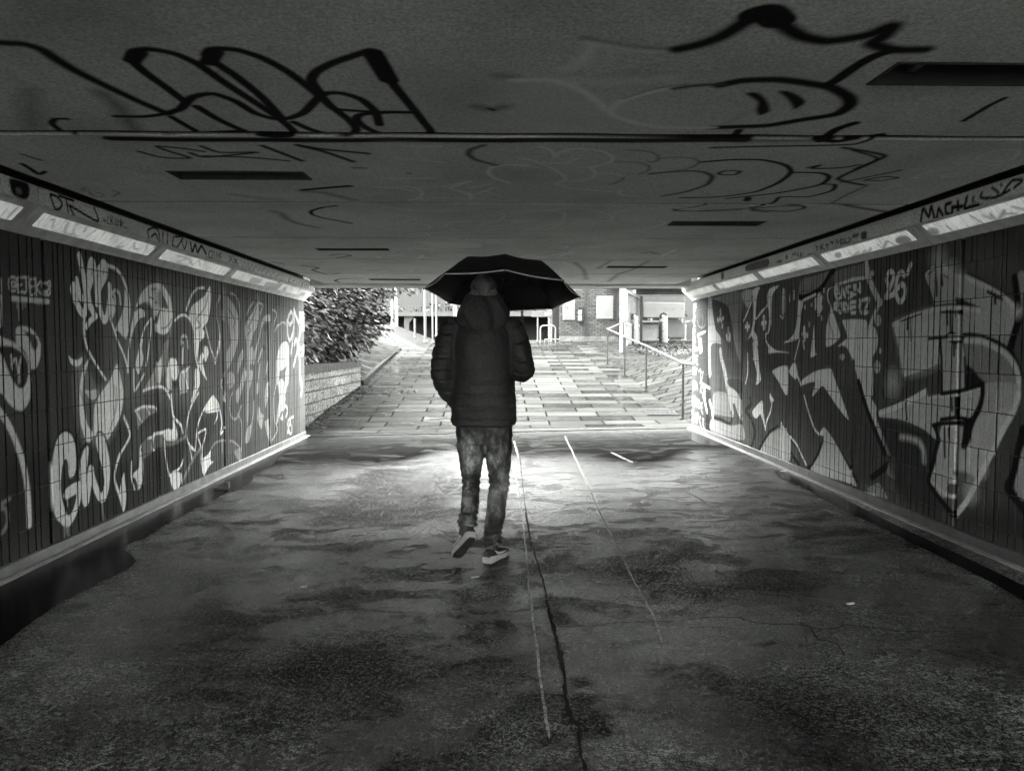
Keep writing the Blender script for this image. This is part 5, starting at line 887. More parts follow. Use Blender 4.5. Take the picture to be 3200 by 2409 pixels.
# glazed shelter side with posters
A0 = np.array([at(1957.7, 950, 26)[0], 26.0]); A1 = np.array([at(1998, 950, 29.5)[0], 29.5]); dv = A1-A0; Ls = np.linalg.norm(dv); an = math.atan2(dv[1], dv[0])
sh = thing('glazed_shelter', 'white framed glazed shelter side with torn posters beside the black canopy', 'shelter', (A0[0], A0[1], gz(*A0))); sh.rotation_euler.z = an
fr = MB(); H0, H1 = .8, 3.32-gz(*A0)
fr.box((0.05, 0, (H0+H1)/2), (.1, .07, H1-H0)).box((Ls-.05, 0, H1/2), (.1, .07, H1)).box((Ls/2, 0, H1-.05), (Ls-.2, .069, .1)).box((Ls/2, 0, H0+.04), (Ls-.2, .069, .08)).box((Ls*.42, 0, (H0+H1)/2), (.06, .068, H1-H0-.2)); fr.build('frame', M_board, sh)
tg = NT('dirty_glass'); gnz = tg.noise(1.6, 4, .6, tg.map((2.2, 1, .8))); MB().box((Ls/2, .012, (H0+H1)/2), (Ls-.12, .01, H1-H0-.1)).build('pane', tg.out(tg.ramp(gnz, [(.4, .06), (.46, .025), (.6, .035), (.66, .1)]), .1), sh)
MB().box((Ls*.5, .0, H0/2+.03), (Ls*.9, .05, H0-.06)).build('lower_panel', simple('pale_panel', .1, .5, .2), sh)
# canopy and black post
cy = 29.6; px = at(2004, 1000, cy)[0]; cn = thing('black_canopy', 'black street canopy on a dark post behind the steel bollards', 'canopy', (px, cy, gz(px, cy)))
zt = at(2004, 907, cy)[2]-gz(px, cy); zb = at(2004, 922, cy)[2]-gz(px, cy); M_blk = simple('black_paint', .018, .35, .3)
MB().box((0, 0, zb/2), (.09, .12, zb), bev=.01).build('post', M_blk, cn); MB().box((1.75, 0, (zt+zb)/2+.03), (3.9, .16, zt-zb+.02), bev=.02).build('beam', simple('worn_black_beam', .05, .5, .7, 4), cn); MB().box((1.0, -.35, zt+.22), (5.2, 3.6, .2)).build('roof', M_blk, cn); MB().box((1.75, -.02, zb-.03), (3.9, .1, .05)).build('trim', simple('grey_trim', .15, .4), cn)
# white trailer kiosk
ky = 34.0; k0, k1 = at(2009, 960, ky), at(2136, 960, ky); kz = gz(k0[0], ky); kw = k1[0]-k0[0]; kk = thing('food_kiosk', 'white trailer kiosk with a raised white serving hatch beyond the bollards', 'kiosk', (k0[0], ky, kz))
zt, zb = at(2070, 946, ky)[2]-kz, at(2070, 994, ky)[2]-kz; zc = at(2070, 1006, ky)[2]-kz
MB().box((kw/2, -.15, (zt+zb)/2), (kw, .12, zt-zb), M=Matrix.Rotation(.02, 4, 'Y'), bev=.03).build('hatch', M_board, kk); MB().box((kw/2, 1.0, 1.3), (kw+.3, 1.6, 2.4), bev=.08).build('body', simple('grey_body', .06, .5, .2), kk)
MB().box((.45, -.2, zc), (1.0, .4, .08), bev=.01).build('counter', M_board, kk); MB().box((.3, .12, zc/2-.05), (.75, .2, zc-.15)).build('cabinet', simple('pale_cabinet', .12, .5), kk)
for i in range(5): MB().box((.1+i*(kw-.2)/4, -.22, zt-.28), (.03, .02, .03)).build('catch', M_mark, kk)
for q in (.35, kw-.1): MB().box((q, -.16, zb-.12), (.1, .1, .22), bev=.02).box((q-.12, -.16, zb-.05), (.06, .06, .06)).build('bracket', simple('white_bracket', .15, .5), kk)
by = 47.0; gx = gz(0, by); fb = thing('far_building', 'grey building with two white window posts behind the kiosk', 'building', (12, by, gx)); MB().box((3, 4, 7), (22, 8, 14)).build('wall', simple('grey_render', .04, .7, .15, 2), fb)  # height raised out of view to block low sky reflections
for u in (2042, 2056): q = at(u, 930, by)[0]-12; MB().box((q, -.05, 2.9), (.5, .12, 3.2)).build('window_post', M_board, fb)
for u in (2064,): q = at(u, 930, by)[0]-12; MB().box((q, -.03, 2.9), (.3, .1, 3.2)).build('pane', simple('dark_pane', .05, .1), fb)
# ---- bollards -----------------------------------------------------------------------------
def bollard(u, Y, dia, H, lab):
    x = at(u, 1000, Y)[0]; t = thing('bollard', lab, 'bollard', (x, Y, gz(x, Y))); r = dia/2
    MB().lathe([(r*1.03, 0), (r*1.03, .03), (r, .035), (r, H-r*1.25)]+[(r*math.cos(a), H-r*1.25+r*1.25*math.sin(a)) for a in np.linspace(.08, 1.5, 9)], n=28).build('body', M_steel, t, True); MB().lathe([(r*1.015, H*.69), (r*1.02, H*.69), (r*1.02, H*.79), (r*1.015, H*.79)], n=28).build('band', M_band, t, True)
M_steel = simple('brushed_steel', .07, .28, .1, 3, .05, metal=.85); M_band = simple('grey_band', .10, .5)
bollard(1981.5, 27.4, .285, 1.12, 'domed steel bollard in front of the glazed shelter'); bollard(2073, 28.0, .315, 1.10, 'tallest looking domed steel bollard in front of the white kiosk'); bollard(2050.6, 41, .30, 1.0, 'small far domed bollard tucked left of the tallest one'); bollard(2136.4, 40, .31, .95, 'far domed bollard at the edge of the right underpass wall')
yq = 36.0; x = at(2099, 1000, yq)[0]; t = thing('marker_cone', 'pale tapered marker cone standing between two bollards', 'cone', (x, yq, gz(x, yq))); mb = MB(); mb.loft([[(s*q, -s2*q, z) for s, s2 in ((-1, -1), (1, -1), (1, 1), (-1, 1))] for q, z in ((.15, 0), (.15, .05), (.125, .06), (.06, .88), (.05, .9))]); mb.build('body', simple('pale_cone', .1, .5), t); MB().box((0, -.105, .3), (.09, .01, .03)).box((0, -.115, .22), (.1, .01, .03)).build('printed_lines', M_text, t)
x = at(2120, 1000, 38)[0]; t = thing('utility_box', 'small white utility box between the marker cone and the far bollard', 'box', (x, 38, gz(x, 38))); MB().box((0, 0, .42), (.26, .3, .6), bev=.02).build('body', M_board, t); MB().box((0, -.01, .74), (.3, .34, .04)).box((-.2, 0, .6), (.12, .2, .5)).build('lid', simple('pale_lid', .15, .5), t)
# ---- left background: deck on columns, poles, birch -------------------------------------------
fy_ = 40.0; z = gz(0, fy_); fbz = thing('footbridge', 'pale concrete footbridge deck on columns behind the poles', 'bridge', (0, fy_, z))
zb0, zb1 = at(1400, 988, fy_)[2]-z, at(1400, 976, fy_)[2]-z; M_conc = simple('pale_concrete', .055, .7, .15, 2)
MB().box((-2, .2, (zb0+zb1)/2), (22, .5, zb1-zb0)).build('deck_edge', M_conc, fbz); MB().box((-2, 3.2, (zb0+zb1)/2+.05), (22, 5.5, (zb1-zb0)*.8)).build('deck', simple('deck_soffit', .1, .8), fbz)
rl = MB(); 
for i in range(110): rl.box((-9+i*.13, .1, zb1+.16), (.045, .04, .30))
rl.box((-2, .1, zb1+.33), (14.5, .06, .05)); o = rl.build('railing', simple('dark_railing', .05, .5), fbz)
for u in (1269.5, 1722, 1560): q = at(u, 1000, fy_)[0]; MB().box((q, .3, zb0/2), (.26, .3, zb0), bev=.02).prism([(q-.13, .16, zb0*.72), (q+.13, .16, zb0*.72), (q+.42, .16, zb0), (q-.13, .16, zb0)], (0, .28, 0)).build('column', M_conc, fbz)
wy = 43.5; z = gz(0, wy); w2 = thing('boundary_wall', 'dark grey wall under the footbridge', 'wall', (-4, wy, z)); MB().box((0, .2, .62), (24, .4, 1.24)).build('body', simple('dark_grey_brick', .018, .7, .35, 3), w2); MB().box((0, .2, 1.27), (24, .46, .06)).build('coping', simple('dark_coping', .05, .6), w2)
tk = thing('deck_shade_hedge', 'black clipped hedge in the shade above the grey wall', 'hedge', (-3, 46, 1.7)); crown('foliage', tk, [(-3+4*i, 46.3, 2.7, 2.6, .8, 1.3) for i in range(-4, 4)], 5000, .4, leaf_mat('deck_shade_leaf', .002, .012), .2, (-3, 46, 1.7)); MB().box((0, .4, .5), (26, .2, 1.0)).build('stem', M_bark, tk)  # hedge added, its near-black leaves paint the shadow under the deck
M_pole = simple('white_pole_paint', .085, .5, .12, 4)
def pole(u, Y, dia, H, lab, m=None, name='pole'):
    x = at(u, 1000, Y)[0]; zz = gz(x, Y)+(float(mound_h(x, Y)) if Y > 25.3 else 0); t = thing(name, lab, 'pole', (x, Y, zz)); MB().tube([(0, 0, -.05), (0, 0, H)], dia/2, 12).build('shaft', m or M_pole, t, True); MB().lathe([(dia*.9, 0), (dia*.9, .04), (dia*.55, .06)], n=12).build('base', m or M_pole, t)
pole(1328.7, 27.3, .092, 4.5, 'thickest white pole just left of the walker'); pole(1352, 27.75, .062, 4.5, 'thin white pole between the thick pole and the walker'); pole(1296.5, 27.5, .075, .70, 'short stubby white post in front of the grey wall'); pole(1227, 30.5, .13, 4.4, 'grey streaked pole behind the cobbled mound beside the birch', simple('streaked_pole', .11, .6, .4, 3)); pole(1364, 37, .1, 4.2, 'faint grey pole behind the thin white pole', simple('faint_pole', .09, .6)); pole(1420, 37, .12, 3.8, 'pale pole just above the walker\'s left shoulder')
def low_rail(u0, u1, v, Y, lab):
    a, b = at(u0, v, Y), at(u1, v, Y); zz = gz(a[0], Y); h = a[2]-zz; t = thing('low_rail', lab, 'rail', (a[0], Y, zz)); w = b[0]-a[0]
    MB().tube([(0, 0, h), (w, 0, h)], .024, 8).build('bar', M_pole, t, True); MB().tube([(w, 0, 0), (w, 0, h)], .02, 8).build('leg', M_pole, t, True); MB().tube([(0, 0, 0), (0, 0, h)], .02, 8).build('leg', M_pole, t, True)
low_rail(1268, 1338, 1063, 28.2, 'low white rail at the feet of the white poles'); low_rail(1702, 1748, 1061, 28.0, 'low white rail behind the cycle hoop')
# cycle hoop
hx0, hx1 = at(1689, 1040, 27.8)[0], at(1736, 1040, 27.8)[0]; zz = gz(hx0, 27.8); t = thing('cycle_hoop', 'white tubular cycle hoop beside the brick building', 'bike stand', (hx0, 27.8, zz)); w = hx1-hx0; h = at(1700, 1018, 27.8)[2]-zz; r = .12
pts = [(0, 0, 0), (0, 0, h-r)]+[(r-r*math.cos(a), 0, h-r+r*math.sin(a)) for a in np.linspace(.2, PI/2, 6)]+[(w-r+r*math.sin(a), 0, h-r+r*math.cos(a)) for a in np.linspace(0, PI/2-.2, 6)]+[(w, 0, h-r), (w, 0, 0)]
MB().tube(pts, .03, 10).build('tube', M_pole, t, True)
pole(1723.5, 28.3, .05, .60, 'short white post inside the cycle hoop')
# direction sign on two posts
sy = 30.5; a, b = at(1662, 972, sy), at(1738, 991, sy); zz = gz(a[0], sy); t = thing('direction_sign', 'grey direction sign on two thin posts showing a white bent arrow', 'sign', ((a[0]+b[0])/2, sy, zz)); w, h = b[0]-a[0], a[2]-b[2]; zc = (a[2]+b[2])/2-zz
MB().box((0, 0, zc), (w, .04, h), bev=.008).build('panel', simple('sign_grey', .08, .5), t); MB().box((w*.24, -.024, zc), (w*.46, .008, h*.82)).build('inset', M_board, t)
mb = MB(); mb.box((-w*.4, -.024, zc-.03), (.15, .008, .03)).box((-w*.38, -.024, zc-.08), (.2, .008, .025)).prism([(-.13, -.02, zc-.1), (-.03, -.02, zc-.04), (-.1, -.02, zc+.02)], (0, -.008, 0)).prism([(-.17, -.02, zc+.1), (-.12, -.02, zc+.1), (-.07, -.02, zc+.0), (-.12, -.02, zc-.0)], (0, -.008, 0)); mb.build('arrow_and_captions', M_board, t); MB().box((w*.22, -.03, zc+.01), (w*.32, .006, .06), M=Matrix.Rotation(-.25, 4, 'Y')).build('pictogram', simple('sign_mid', .3, .5), t)
for u in (1681, 1717.5): q = at(u, 1000, sy)[0]-(a[0]+b[0])/2; MB().tube([(q, .04, 0), (q, .04, zc+h/2)], .03, 8).build('post', simple('pole_grey', .13, .5), t, True)
a, b = at(1738, 940, 29), at(1747, 984, 29); t = thing('small_sign', 'narrow white panel fixed at the corner of the brick building', 'sign', (a[0], 28.6, a[2])); MB().box((.05, .05, -.27), (.11, .08, .54), bev=.006).build('panel', M_board, t)
# distant panel building in the gap left of the pole
t = thing('far_building', 'pale flat roofed block above the footbridge railing', 'building', (-6.2, 60, gz(0, 60))); MB().box((-4, 4, 8), (34, 8, 16)).build('wall', simple('pale_block', .045, .7), t); MB().box((-4, 4, 16.1), (34.6, 8.6, .25)).build('roof', simple('grey_roof', .12, .7), t); MB().box((2.6, -.02, 3.3), (.5, .1, .9)).build('vent', simple('vent_grey', .3, .6), t)  # built tall to screen low sky from the paving, upper part unseen
# birch
bx, byy = at(1238.5, 1000, 31)[0], 31.0; zz = gz(bx, byy)+.5; bt = thing('birch_tree', 'slim bare birch with white bark behind the cobbled mound', 'tree', (bx, byy, zz)); tbk = NT('birch_bark'); bkn = tbk.noise(5, 4, .6, tbk.map((2, 2, 9))); M_birch = tbk.out(tbk.ramp(bkn, [(.36, .03), (.44, .06), (.8, .075)]), .6)
MB().tube([(0, 0, -.6), (.02, 0, .6), (-.01, .02, 1.5), (.06, 0, 2.4), (.02, 0, 3.6)], [.07, .062, .055, .04, .015], 10).build('trunk', M_birch, bt, True)
def bare(parent, spec, m, seed, org=(0, 0, 0)):
    r = random.Random(seed); mb = MB()
    def grow(p, d, L, rad, lev):
        p = Vector(p); d = Vector(d).normalized(); pts = [p]; k = 4
        for i in range(k): d = (d+Vector((r.gauss(0, .16), r.gauss(0, .16), r.gauss(.02, .1)))).normalized(); pts.append(pts[-1]+d*L/k)
        mb.tube(pts, [rad*(1-.6*i/k) for i in range(k+1)], 5)
        if lev > 0:
            for i in range(3): q = pts[r.randint(1, k)]; a = r.uniform(0, 2*PI); grow(q, d*.7+Vector((math.cos(a)*.8, math.sin(a)*.5, r.uniform(-.2, .5))), L*r.uniform(.5, .75), rad*.5, lev-1)
    for p, d, L, rad, lev in spec: grow(p, d, L, rad, lev)
    mb.build('branch', m, parent)
bare(bt, [((.02, 0, 1.3), (.7, -.2, .8), 1.2, .02, 2), ((0, 0, 1.7), (-.6, 0, .7), 1.1, .018, 2), ((.05, 0, 2.2), (.6, 0, .5), 1.4, .018, 2)], M_bark, 4)
x = at(1432, 1000, 33)[0]; b2 = thing('bare_tree', 'bare young tree with thin spreading twigs under the left umbrella edge', 'tree', (x, 33, gz(x, 33))); MB().tube([(0, 0, -.05), (-.03, 0, .8), (-.1, 0, 1.5)], [.06, .05, .035], 8).build('trunk', M_birch, b2, True); bare(b2, [((-.1, 0, 1.4), (-.7, 0, .7), 1.6, .03, 3), ((-.1, 0, 1.5), (-.2, 0, 1), 1.6, .025, 3), ((-.05, 0, 1.2), (.4, 0, .7), 1.0, .02, 2)], simple('grey_twig', .12, .6), 9)
simple = _simple
# ---------------------------------------------------------------- the walker with his umbrella
MY = 4.78
man = thing('person', 'person in a black hooded puffer jacket and faded jeans walking away under an umbrella', 'person', (0, MY, 0))
def ring(c, rx, ry, n=28, tilt=0, yaw=0, sq=2.0):
    """super-ellipse ring; tilt leans it about X, yaw about Z"""
    o = []
    for k in range(n):
        a = 2*PI*k/n; ca, sa = math.cos(a), math.sin(a)
        x = rx*math.copysign(abs(ca)**(2/sq), ca); y = ry*math.copysign(abs(sa)**(2/sq), sa); z = 0
        y, z = y*math.cos(tilt), y*math.sin(tilt); x, y = x*math.cos(yaw)-y*math.sin(yaw), x*math.sin(yaw)+y*math.cos(yaw)
        o.append(Vector((c[0]+x, c[1]+y, c[2]+z)))
    return o
def limb(mb, pts, rad, n=20, sub=5, flat=1.0):
    """tapering tube through joints, rings square to the path"""
    P_ = cat(np.array(pts, float), False, sub); R_ = cat(np.array([[r, 0, 0] for r in rad], float), False, sub)[:, 0]
    mb.tube([Vector(p) for p in P_], [float(r) for r in R_], n); return mb
def fused(name, mb, voxel, smooth=3, sf=.5):
    """one continuous skin out of the overlapping volumes"""
    me = mb.mesh(name+'_src'); o = bpy.data.objects.new(name+'_src', me); col.objects.link(o)
    r = o.modifiers.new('r', 'REMESH'); r.mode = 'VOXEL'; r.voxel_size = voxel; r.adaptivity = 0
    if smooth: s_ = o.modifiers.new('s', 'SMOOTH'); s_.iterations = smooth; s_.factor = sf
    bpy.context.view_layer.update(); m2 = bpy.data.meshes.new_from_object(o.evaluated_get(bpy.context.evaluated_depsgraph_get()))
    bpy.data.objects.remove(o); m2.name = name; return m2
def get_vn(me):
    n = len(me.vertices); V = np.empty(n*3, np.float32); me.vertices.foreach_get('co', V); N = np.empty(n*3, np.float32); me.vertex_normals.foreach_get('vector', N); return V.reshape(-1, 3), N.reshape(-1, 3)
def put_v(me, V, smooth=True):
    me.vertices.foreach_set('co', np.asarray(V, np.float32).ravel()); me.update(); me.polygons.foreach_set('use_smooth', np.full(len(me.polygons), smooth))
def vnoise(V, sc, seed):
    r = np.random.default_rng(seed); o = np.zeros(len(V))
    for i in range(14):
        k = r.normal(0, sc, 3); o += np.sin(V @ k+r.uniform(0, 6.28))
    return o/math.sqrt(14)
# joints (x right, y away from the camera, z up) ------------------------------------------
HC = Vector((-.071, .03, 1.722))
LH, LK, LA = (-.150, 0, .88), (-.152, .075, .545), (-.168, -.085, .325)
RH, RK, RA = (.015, 0, .88), (.022, .045, .52), (-.018, -.02, .125)
LSH, LEL, LHA = (-.270, .0, 1.50), (-.330, -.045, 1.235), (-.235, .10, 1.03)
RSH, REL, RHA = (.110, .0, 1.50), (.172, -.04, 1.255), (.075, .245, 1.315)
# body: one continuous figure under the clothes ----------------------------------------------
b = MB()
b.loft([ring((-.07, .0, z), rx, ry) for z, rx, ry in ((.80, .13, .10), (.92, .165, .115), (1.05, .15, .105), (1.2, .155, .11), (1.35, .175, .115), (1.48, .17, .10), (1.54, .11, .08), (1.58, .06, .06))])
b.tube([(-.071, 0, 1.52), (-.071, .01, 1.60), (-.071, .02, 1.68)], [.06, .056, .055], 18)
for A_, r in (((LH, LK, LA), (.080, .045, .032)), ((RH, RK, RA), (.080, .046, .034))): limb(b, A_, r)
for A_ in ((LSH, LEL, LHA), (RSH, REL, RHA)): limb(b, A_, (.055, .042, .032))
# head: skull, jaw, nose, brow, lips, ears
def ell(c, r, n=18, m=14):
    return [ring((c[0], c[1], c[2]+r[2]*math.sin(t)), max(r[0]*math.cos(t), .0015), max(r[1]*math.cos(t), .0015), n) for t in np.linspace(-PI/2*.98, PI/2*.98, m)]
b.loft(ell(HC+Vector((0, -.008, .018)), (.076, .094, .090))); b.loft(ell(HC+Vector((0, .035, -.045)), (.058, .062, .070)))
b.loft(ell(HC+Vector((0, .098, -.022)), (.013, .022, .024))); b.loft(ell(HC+Vector((0, .083, .018)), (.050, .014, .010))); b.loft(ell(HC+Vector((0, .088, -.062)), (.022, .012, .008))); b.loft(ell(HC+Vector((0, .078, -.09)), (.024, .02, .018)))
for s in (-1, 1):
    e = ell((0, 0, 0), (.008, .020, .031)); e = [[Matrix.Rotation(-s*.35, 3, 'Z') @ Vector(p)+HC+Vector((s*.083, -.008, -.004)) for p in g] for g in e]; b.loft(e); b.loft(ell(HC+Vector((s*.030, .083, .002)), (.013, .010, .009)))
# hands: palm, four fingers closed on the handle, thumb
def hand(b, w, dirv, palm_n, curl, side):
    w = Vector(w); d = Vector(dirv).normalized(); n_ = Vector(palm_n).normalized(); s_ = d.cross(n_).normalized()*side
    c = w+d*.045; M = Matrix((s_, d, n_)).transposed()
    b.loft([[M @ Vector((math.cos(a)*rx, y, math.sin(a)*rz))+w for a in np.linspace(0, 2*PI, 14, False)] for y, rx, rz in ((0, .026, .018), (.03, .038, .016), (.06, .042, .015), (.085, .040, .013))])
    for i, (off, L_) in enumerate(((-.030, .068), (-.010, .076), (.011, .071), (.031, .055))):
        p = w+d*.082+s_*off; pts = [p-d*.02]; dd = d.copy(); k = curl*(1+.06*i)
        for j, f in enumerate((.45, .33, .28)):
            pts.append(pts[-1]+dd*(L_*f+(.02 if j == 0 else 0))); dd = (Matrix.Rotation(k, 3, s_*side) @ dd)
        b.tube(pts, [.0095, .009, .0083, .0068], 9)
    p = w+d*.025-s_*.032; b.tube([p, p-s_*.022+d*.022+n_*.008, p-s_*.024+d*.046+n_*.020, p-s_*.012+d*.060+n_*.030], [.012, .0105, .0095, .0075], 9)
hand(b, RHA, (-.35, .9, .35), (-.8, -.2, .3), 1.05, 1); hand(b, LHA, (.25, .5, -.8), (.9, 0, .3), .35, -1)
bm_ = fused('person_body', b, .006, 2, .4); V, N = get_vn(bm_); put_v(bm_, V)
M_skin = simple('skin', .12, .55, .1, 30, .1, 200); body = link('body', bm_, M_skin, man)
# hair: short crop, longer on top, fading at the sides ----------------------------------------
h = MB(); rg = []
for t in np.linspace(-.12, PI/2*.97, 14):
    k = 1+.02*math.sin(t*3); g = ring(HC+Vector((0, -.016, .020+.102*math.sin(t))), .082*math.cos(t)*k+.001, (.100)*math.cos(t)*k+.001, 48); u_ = max(0, 1-(t+.12)/.7); rg.append([p+Vector((0, 0, (-.07*max(0, 1-abs(p.x-HC.x)/.045)+.026*min(1, abs(p.x-HC.x)/.06))*u_)) if p.y < HC.y+.03 else p+Vector((0, 0, .05*u_)) for p in g])
hm = h.loft(rg).mesh('hair'); V, N = get_vn(hm); up = np.clip((V[:, 2]-(HC.z+.02))/.06, 0, 1); V = V+N*(vnoise(V, 160, 3)*.0028*up+(up-.6)*.007)[:, None]; put_v(hm, V)
th = NT('cropped_hair'); hv = th.noise(180, 3, .7, th.map((1, 1, .35))); hair = link('hair', hm, th.out(th.ramp(hv, [(.35, .006), (.7, .05)]), .5, th.bump(hv, .8, .004)), man)
# trousers: faded jeans bunched at the ankles ---------------------------------------------------
j = MB(); j.loft([ring((-.066, 0, z), rx, ry) for z, rx, ry in ((.79, .14, .115), (.86, .172, .125), (.93, .180, .125), (1.02, .170, .12))])
limb(j, [(-.150, -.002, .90), (-.152, .02, .72), LK, (-.160, .0, .42), (-.168, -.085, .31)], (.092, .083, .062, .056, .053)); limb(j, [(.016, -.002, .90), (.020, .02, .72), RK, (.004, .01, .32), (-.016, -.012, .165)], (.094, .084, .066, .060, .056))
limb(j, [(-.166, -.078, .34), (-.171, -.095, .285)], (.058, .061), sub=3); limb(j, [(-.010, -.008, .225), (-.016, -.015, .165), (-.018, -.018, .145)], (.058, .066, .064), sub=3)
jm = fused('trousers', j, .0065, 4, .5); V, N = get_vn(jm)
zz = V[:, 2]; lft = V[:, 0] < -.066; kz = np.where(lft, .535, .53); az = np.where(lft, .31, .18)
wr_k = np.exp(-((zz-kz)/.075)**2); wr_a = np.exp(-((zz-az)/.07)**2); ang = np.arctan2(V[:, 1], V[:, 0]-np.where(lft, -.155, .015))
d = wr_k*.0045*np.sin((zz-kz)*150+2.2*np.sin(ang*1.3+.6)+ang) + wr_a*.008*np.sin((zz-az)*190+1.7*np.sin(ang*2+1)) + .0035*vnoise(V, 22, 5)+.0016*vnoise(V, 60, 6) + .004*np.exp(-((zz-.80)/.06)**2)*np.sin(ang*6+zz*60)
d += np.where(lft, 0, 1)*.006*np.exp(-((ang+.9-(zz-.55)*1.6)/.22)**2)*np.exp(-((zz-.55)/.25)**2)
put_v(jm, V+N*d[:, None])
tj = NT('faded_denim'); tw = tj.noise(220, 2, .6, tj.map((1, 1, .5))); fd = tj.noise(7, 5, .65, tj.map((1.3, 1.3, .7))); cj = tj.ramp(fd, [(.38, .006), (.49, .035), (.59, .13), (.68, .34)]); cj = tj.mix(.7, cj, tj.ramp(tw, [(.3, .5), (.7, 1.5)]), 'MULTIPLY')
tr_ = link('trousers', jm, tj.out(cj, .75, tj.bump(tw, .35, .002, tj.bump(tj.noise(26, 4, .6), .5, .008)), 0, .25), man)
pk = MB()
for x in (-.150, .020):   # back pockets
    pk.prism([(x-.055, -.131, .885), (x+.055, -.131, .885), (x+.052, -.129, .80), (x, -.126, .775), (x-.052, -.129, .80)], (0, .006, 0))
# jacket: puffer with quilted bands, sleeves, hem -------------------------------------------------
q = MB(); q.loft([ring((cx, cy, z), rx, ry, 36, sq=2.3) for z, cx, cy, rx, ry in ((.905, -.071, .0, .198, .142), (.93, -.071, 0, .206, .150), (1.02, -.070, 0, .204, .150), (1.12, -.073, 0, .196, .145), (1.25, -.078, 0, .190, .143), (1.38, -.080, .0, .192, .142), (1.47, -.081, 0, .190, .130), (1.53, -.081, 0, .165, .112), (1.575, -.078, .005, .118, .095), (1.62, -.075, .01, .085, .085))])
limb(q, [(-.225, 0, 1.515), LSH, (-.305, -.02, 1.39), LEL, (-.300, .02, 1.13), LHA], (.07, .080, .077, .072, .066, .052)); limb(q, [(.065, 0, 1.515), RSH, (.145, -.015, 1.39), REL, (.140, .10, 1.265), RHA], (.07, .080, .077, .074, .068, .052))
jk = fused('jacket', q, .0075, 4, .5); V, N = get_vn(jk); zz = V[:, 2]
tors = (np.abs(V[:, 0]+.073) < .2) & ~((zz > 1.0) & (np.abs(V[:, 0]+.075) > .188)); ph = (zz-.905)/.078
band = np.abs(np.sin(PI*ph))**.55; seam_z = np.array([.945, 1.02, 1.10, 1.175, 1.26, 1.36, 1.46])
dist = np.min(np.abs(zz[:, None]+.004*np.sin(V[:, 0:1]*40)-seam_z[None]), 1); seam = np.exp(-(dist/.007)**2)
amp = np.where(zz < 1.20, .62, np.where(V[:, 1] < 0, .12, .5))
slv = ~tors; sl_s = np.where(V[:, 0] < -.07, zz, zz*.8-V[:, 1]*.6); seam_s = np.exp(-((((sl_s/.072) % 1)-.5)/.10)**2)
d = np.where(slv, .003-.009*seam_s, .004*amp-.013*amp*seam)+.0026*vnoise(V, 20, 8)+.0014*vnoise(V, 70, 9)*np.where(seam+seam_s*slv > .2, 1.6, .8)
d += -.006*np.exp(-((zz-.93)/.006)**2)*tors
put_v(jk, V+N*d[:, None])
tk_ = NT('black_nylon'); gr = tk_.noise(300, 2, .8); ck = tk_.ramp(gr, [(.40, .003), (.52, .012), (.66, .08)]); ck = tk_.mix(.5, ck, tk_.ramp(tk_.noise(6, 4), [(.35, .4), (.65, 1.4)]), 'MULTIPLY')
jacket = link('jacket', jk, tk_.out(ck, .6, tk_.bump(tk_.noise(34, 5, .65), .5, .008, tk_.bump(gr, .4, .002)), 0, .22), man)
# hood lying up around the neck
hd = MB(); rg = []
for z, rx, ry, cy in ((1.50, .07, .05, -.075), (1.525, .128, .085, -.06), (1.565, .160, .115, -.045), (1.61, .158, .125, -.035), (1.655, .137, .124, -.025), (1.695, .113, .118, -.015), (1.722, .100, .110, -.008), (1.728, .092, .100, -.004), (1.715, .086, .094, 0), (1.66, .082, .088, .005), (1.60, .075, .08, .01)):
    g = ring((-.074, cy, z), rx, ry, 64); o = []
    for k, p in enumerate(g):
        a = 2*PI*k/64; back = max(0, -math.sin(a)); f = .015*math.sin(a*8+z*16)*(.4+back)+.006*math.sin(a*5-z*30); c = Vector((-.074, cy, z)); dv_ = (p-c); o.append(p+dv_.normalized()*f*(1 if z < 1.71 else .5)+Vector((0, 0, -.02*back if z > 1.68 else 0)))
    rg.append(o)
hdm = hd.loft(rg).mesh('hood'); V, N = get_vn(hdm); put_v(hdm, V+N*(.0025*vnoise(V, 60, 12))[:, None])
tf = NT('grey_fleece'); fz = tf.noise(240, 3, .8); hood = link('hood', hdm, tf.out(tf.ramp(fz, [(.38, .006), (.55, .03), (.7, .14)]), .85, tf.bump(fz, .5, .003), 0, .2), jacket)
# cuffs
cf = MB(); cf.tube([Vector(RHA)-Vector((-.02, .05, .01)), Vector(RHA)+Vector((-.004, .012, .002))], [.05, .044], 18); cf.build('cuff', simple('ribbed_cuff', .01, .8), jacket, True)
